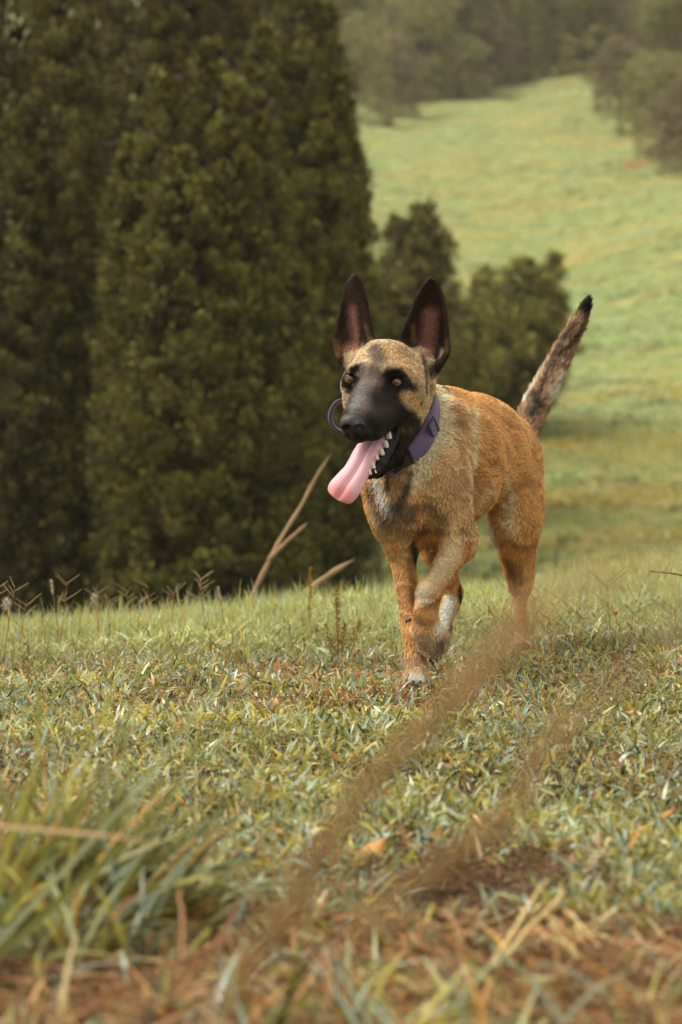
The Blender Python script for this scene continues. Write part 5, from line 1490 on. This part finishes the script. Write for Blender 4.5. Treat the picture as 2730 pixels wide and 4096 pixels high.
# single long blades reaching out of the left tuft
bl = [((300, 3550, 2.0), (640, 3250, 2.0), (880, 2830, 2.02), .008, G_OLV), ((240, 3500, 2.0), (560, 3150, 2.0), (950, 2640, 2.05), .0055, G_PALE), ((160, 3450, 2.02), (420, 3100, 2.02), (560, 2750, 2.05), .006, G_OLV), ((100, 3400, 2.1), (420, 2850, 2.1), (500, 2620, 2.15), .004, G_YEL),
      ((310, 3330, 1.9), (480, 3345, 1.88), (660, 3385, 1.87), .0035, srgb(226, 190, 140)), ((60, 3300, 2.0), (160, 3000, 2.0), (150, 2700, 2.0), .006, G_YEL)]
for i, (a, b_, c_, w, col) in enumerate(bl):
    pa = proj_path([a, b_, c_], 16); root = root_for('long_grass', pa[0], ['broad olive blade reaching up right out of the left clump', 'longest thin pale blade reaching up right out of the left clump', 'olive blade rising from the middle of the left clump', 'thin yellow blade, tallest above the left clump', 'short straw-coloured blade lying across the left clump', 'yellow blade near the left edge of the frame'][i], 'grass blade')
    V = []; F_ = []
    gdir = unit(pa[0] - pa[3]); hz_ = max(pa[0][2] - root.location[2], 0); foot = pa[0] + gdir * (hz_ / max(-gdir[2], .35)); foot[2] = min(foot[2], pa[0][2] - .001); pa = np.vstack([foot[None], pa]); sdv = unit(RGT * .6 - UPV * .5 + FWD * .4)
    for k, p_ in enumerate(pa):
        ww = w * (1 - k / (len(pa) - .7)) ** .6 / 2
        t_ = unit(pa[min(k + 1, 16)] - pa[max(k - 1, 0)]); s_ = unit(np.cross(t_, FWD))
        V += [p_ - s_ * ww, p_ + FWD * w * .12, p_ + s_ * ww]
    for k in range(16):
        F_ += [(k * 3, k * 3 + 1, k * 3 + 4, k * 3 + 3), (k * 3 + 1, k * 3 + 2, k * 3 + 5, k * 3 + 4)]
    V = np.array(V); add_mesh('blade', V, F_, grass_m, root, colors=np.tile(col, (len(V), 1)), smooth=True)

# dry straw bundle by the hollow
def straws(name, label, segs, col, rad):
    a0 = P(*segs[0][0]); r = root_for(name, a0, label, 'straw')
    for a, b_ in segs:
        A, B = P(*a), P(*b_); 
        for p_ in (A, B): p_[2] = max(p_[2], float(gz(p_[0], p_[1])[0]) + .004)
        v, f = tube(wob(A, B, 8, .0008), np.linspace(rad, rad * .6, 8), 5); add_mesh('stalk', v, f, straw_m if col is None else col, r, smooth=True)
straw_m = plain_mat('straw', srgb(214, 186, 124), .6, .3, var=.2, bscale=80)
rust_m = plain_mat('rusty_stalk', srgb(156, 112, 76), .7, .2, var=.2, bscale=80)
straws('straw_bundle', 'pale straw bundle leaning over the front of the soil hollow', [((1965, 3860, 2.0), (2190, 3520, 2.16)), ((1980, 3870, 2.0), (2130, 3600, 2.16)), ((2010, 3830, 2.0), (2260, 3560, 2.12))], None, .0022)
straws('straw_bundle', 'short bright straws fanning out right of the pale bundle', [((2180, 3660, 2.1), (2360, 3800, 2.05)), ((2200, 3690, 2.1), (2330, 3830, 2.02)), ((2260, 3640, 2.12), (2400, 3790, 2.04)), ((2170, 3740, 2.08), (2300, 3790, 2.03)), ((2290, 3650, 2.14), (2330, 3780, 2.05))], None, .0014)
straws('rusty_stalks', 'rust brown stalks crossing at the bottom centre', [((700, 4000, 1.8), (950, 3640, 1.95)), ((600, 3900, 1.8), (900, 3760, 1.9)), ((1330, 4030, 1.72), (1290, 3800, 1.85)), ((1780, 3640, 2.2), (1860, 3760, 2.1)), ((430, 3700, 1.95), (520, 3600, 2.0)), ((730, 3850, 1.8), (720, 3560, 2.0))], rust_m, .0022)

# tall feathery seed plumes right in front of the lens
plume_m = col_mat('plume', .8, .1, translucent=.35)
def plume(label, path, D, fluff, nfil, cols, filr=.00022, flen=.02, foot_px=None):
    pa = proj_path([(x, y, D + dd) for x, y, dd in path], 40)
    foot = P(foot_px[0], foot_px[1], D); foot[2] = float(gz(foot[0], foot[1])[0])
    r = root_for('seed_plume', foot, label, 'grass plume')
    st = np.vstack([np.array([foot + (pa[0] - foot) * t + np.array([0, 0, -.02 * math.sin(t * 3.1)]) for t in np.linspace(0, .95, 8)]), pa])
    v, f = tube(st, np.linspace(.0011, .0004, len(st)), 6); add_mesh('stem', v, f, stem_m, r, smooth=True)
    t = rng.random(nfil) ** .9; i = np.clip((t * 38).astype(int), 0, 38); fr = (t * 38 - i)[:, None]
    s = pa[i] * (1 - fr) + pa[i + 1] * fr; ax = unit(pa[i + 1] - pa[i])
    dens = np.interp(t, [x[0] for x in fluff], [x[1] for x in fluff])
    k = rng.random(nfil) < dens; s, ax, t = s[k], ax[k], t[k]; m_ = len(s)
    dv = unit(ax + rng.normal(0, .28, (m_, 3))); wd = np.interp(t, [x[0] for x in fluff], [x[2] for x in fluff])
    L_ = flen * (.5 + rng.random(m_)); s = s + rng.normal(0, 1, (m_, 3)) * (wd * .35)[:, None]
    V, T, C_ = blades(s, dv, L_, np.full(m_, filr * 2.2), np.full(m_, .15), pick(cols, [1] * len(cols), m_), nseg=2)
    add_mesh('seed_head', V, T, plume_m, r, colors=C_)
PB = [srgb(176, 142, 98), srgb(150, 136, 86), srgb(196, 156, 112)]
plume('long blurred brown seed plume crossing the picture from bottom left to the right edge', [(860, 4120, 0), (1070, 3780, 0), (1290, 3400, 0), (1500, 3100, 0), (1750, 2880, .01), (1950, 2640, .02), (2150, 2420, .03), (2450, 2270, .04), (2760, 2190, .05)], .88,
      [(0, .9, .002), (.2, 1, .0028), (.45, .9, .0045), (.6, .5, .010), (.8, .4, .018), (1, .3, .022)], 2600, PB, .00026, .016, (300, 4900))
plume('shorter blurred olive brown plume low right, parallel to the long one', [(1350, 3760, 0), (1600, 3580, 0), (1850, 3420, 0), (2050, 3240, 0), (2200, 2980, .01), (2420, 2760, .02), (2760, 2500, .03)], .90,
      [(0, .8, .0025), (.2, 1, .0035), (.4, .8, .005), (.55, .4, .011), (.8, .5, .014), (1, .4, .018)], 1100, PB, .00026, .016, (800, 5000))

# dark twig entering at the right edge
pth = proj_path([(2800, 2312, 4.6), (2700, 2296, 4.6), (2600, 2284, 4.6)], 14) + rng.normal(0, .0006, (14, 3))
gp = pth[0].copy(); gp[2] = float(gz(gp[0], gp[1])[0]); pth = np.vstack([gp[None] + np.array([[.05, 0, 0]]), pth])
r = root_for('dark_twig', pth[0], 'dark knotted twig poking in from the right edge', 'twig')
v, f = tube(pth, np.concatenate([[.002], np.linspace(.0022, .0010, 14) * (1 + .25 * np.sin(np.arange(14) * 2.1))]), 6)
add_mesh('stem', v, f, plain_mat('dark_bark', srgb(88, 62, 48), .8, .2), r, smooth=True)

# ---- air
hz_m, hn, hb = new_mat('haze_air')
hn.nodes.remove(hb); pv = hn.nodes.new('ShaderNodeVolumePrincipled')
pv.inputs['Color'].default_value = (.86, .80, .66, 1); pv.inputs['Density'].default_value = .0006; pv.inputs['Anisotropy'].default_value = .1
hn.links.new(pv.outputs[0], hn.nodes['Material Output'].inputs['Volume'])
bm = bmesh.new(); bmesh.ops.create_cube(bm, size=1.0); me = bpy.data.meshes.new('haze'); 
bmesh.ops.scale(bm, vec=(420, 560, 160), verts=bm.verts); bmesh.ops.translate(bm, vec=(10, 212, 72), verts=bm.verts); bm.to_mesh(me); bm.free()
hz = bpy.data.objects.new('haze', me); me.materials.append(hz_m); COL.objects.link(hz); hz['kind'] = 'stuff'; hz.display_type = 'WIRE'
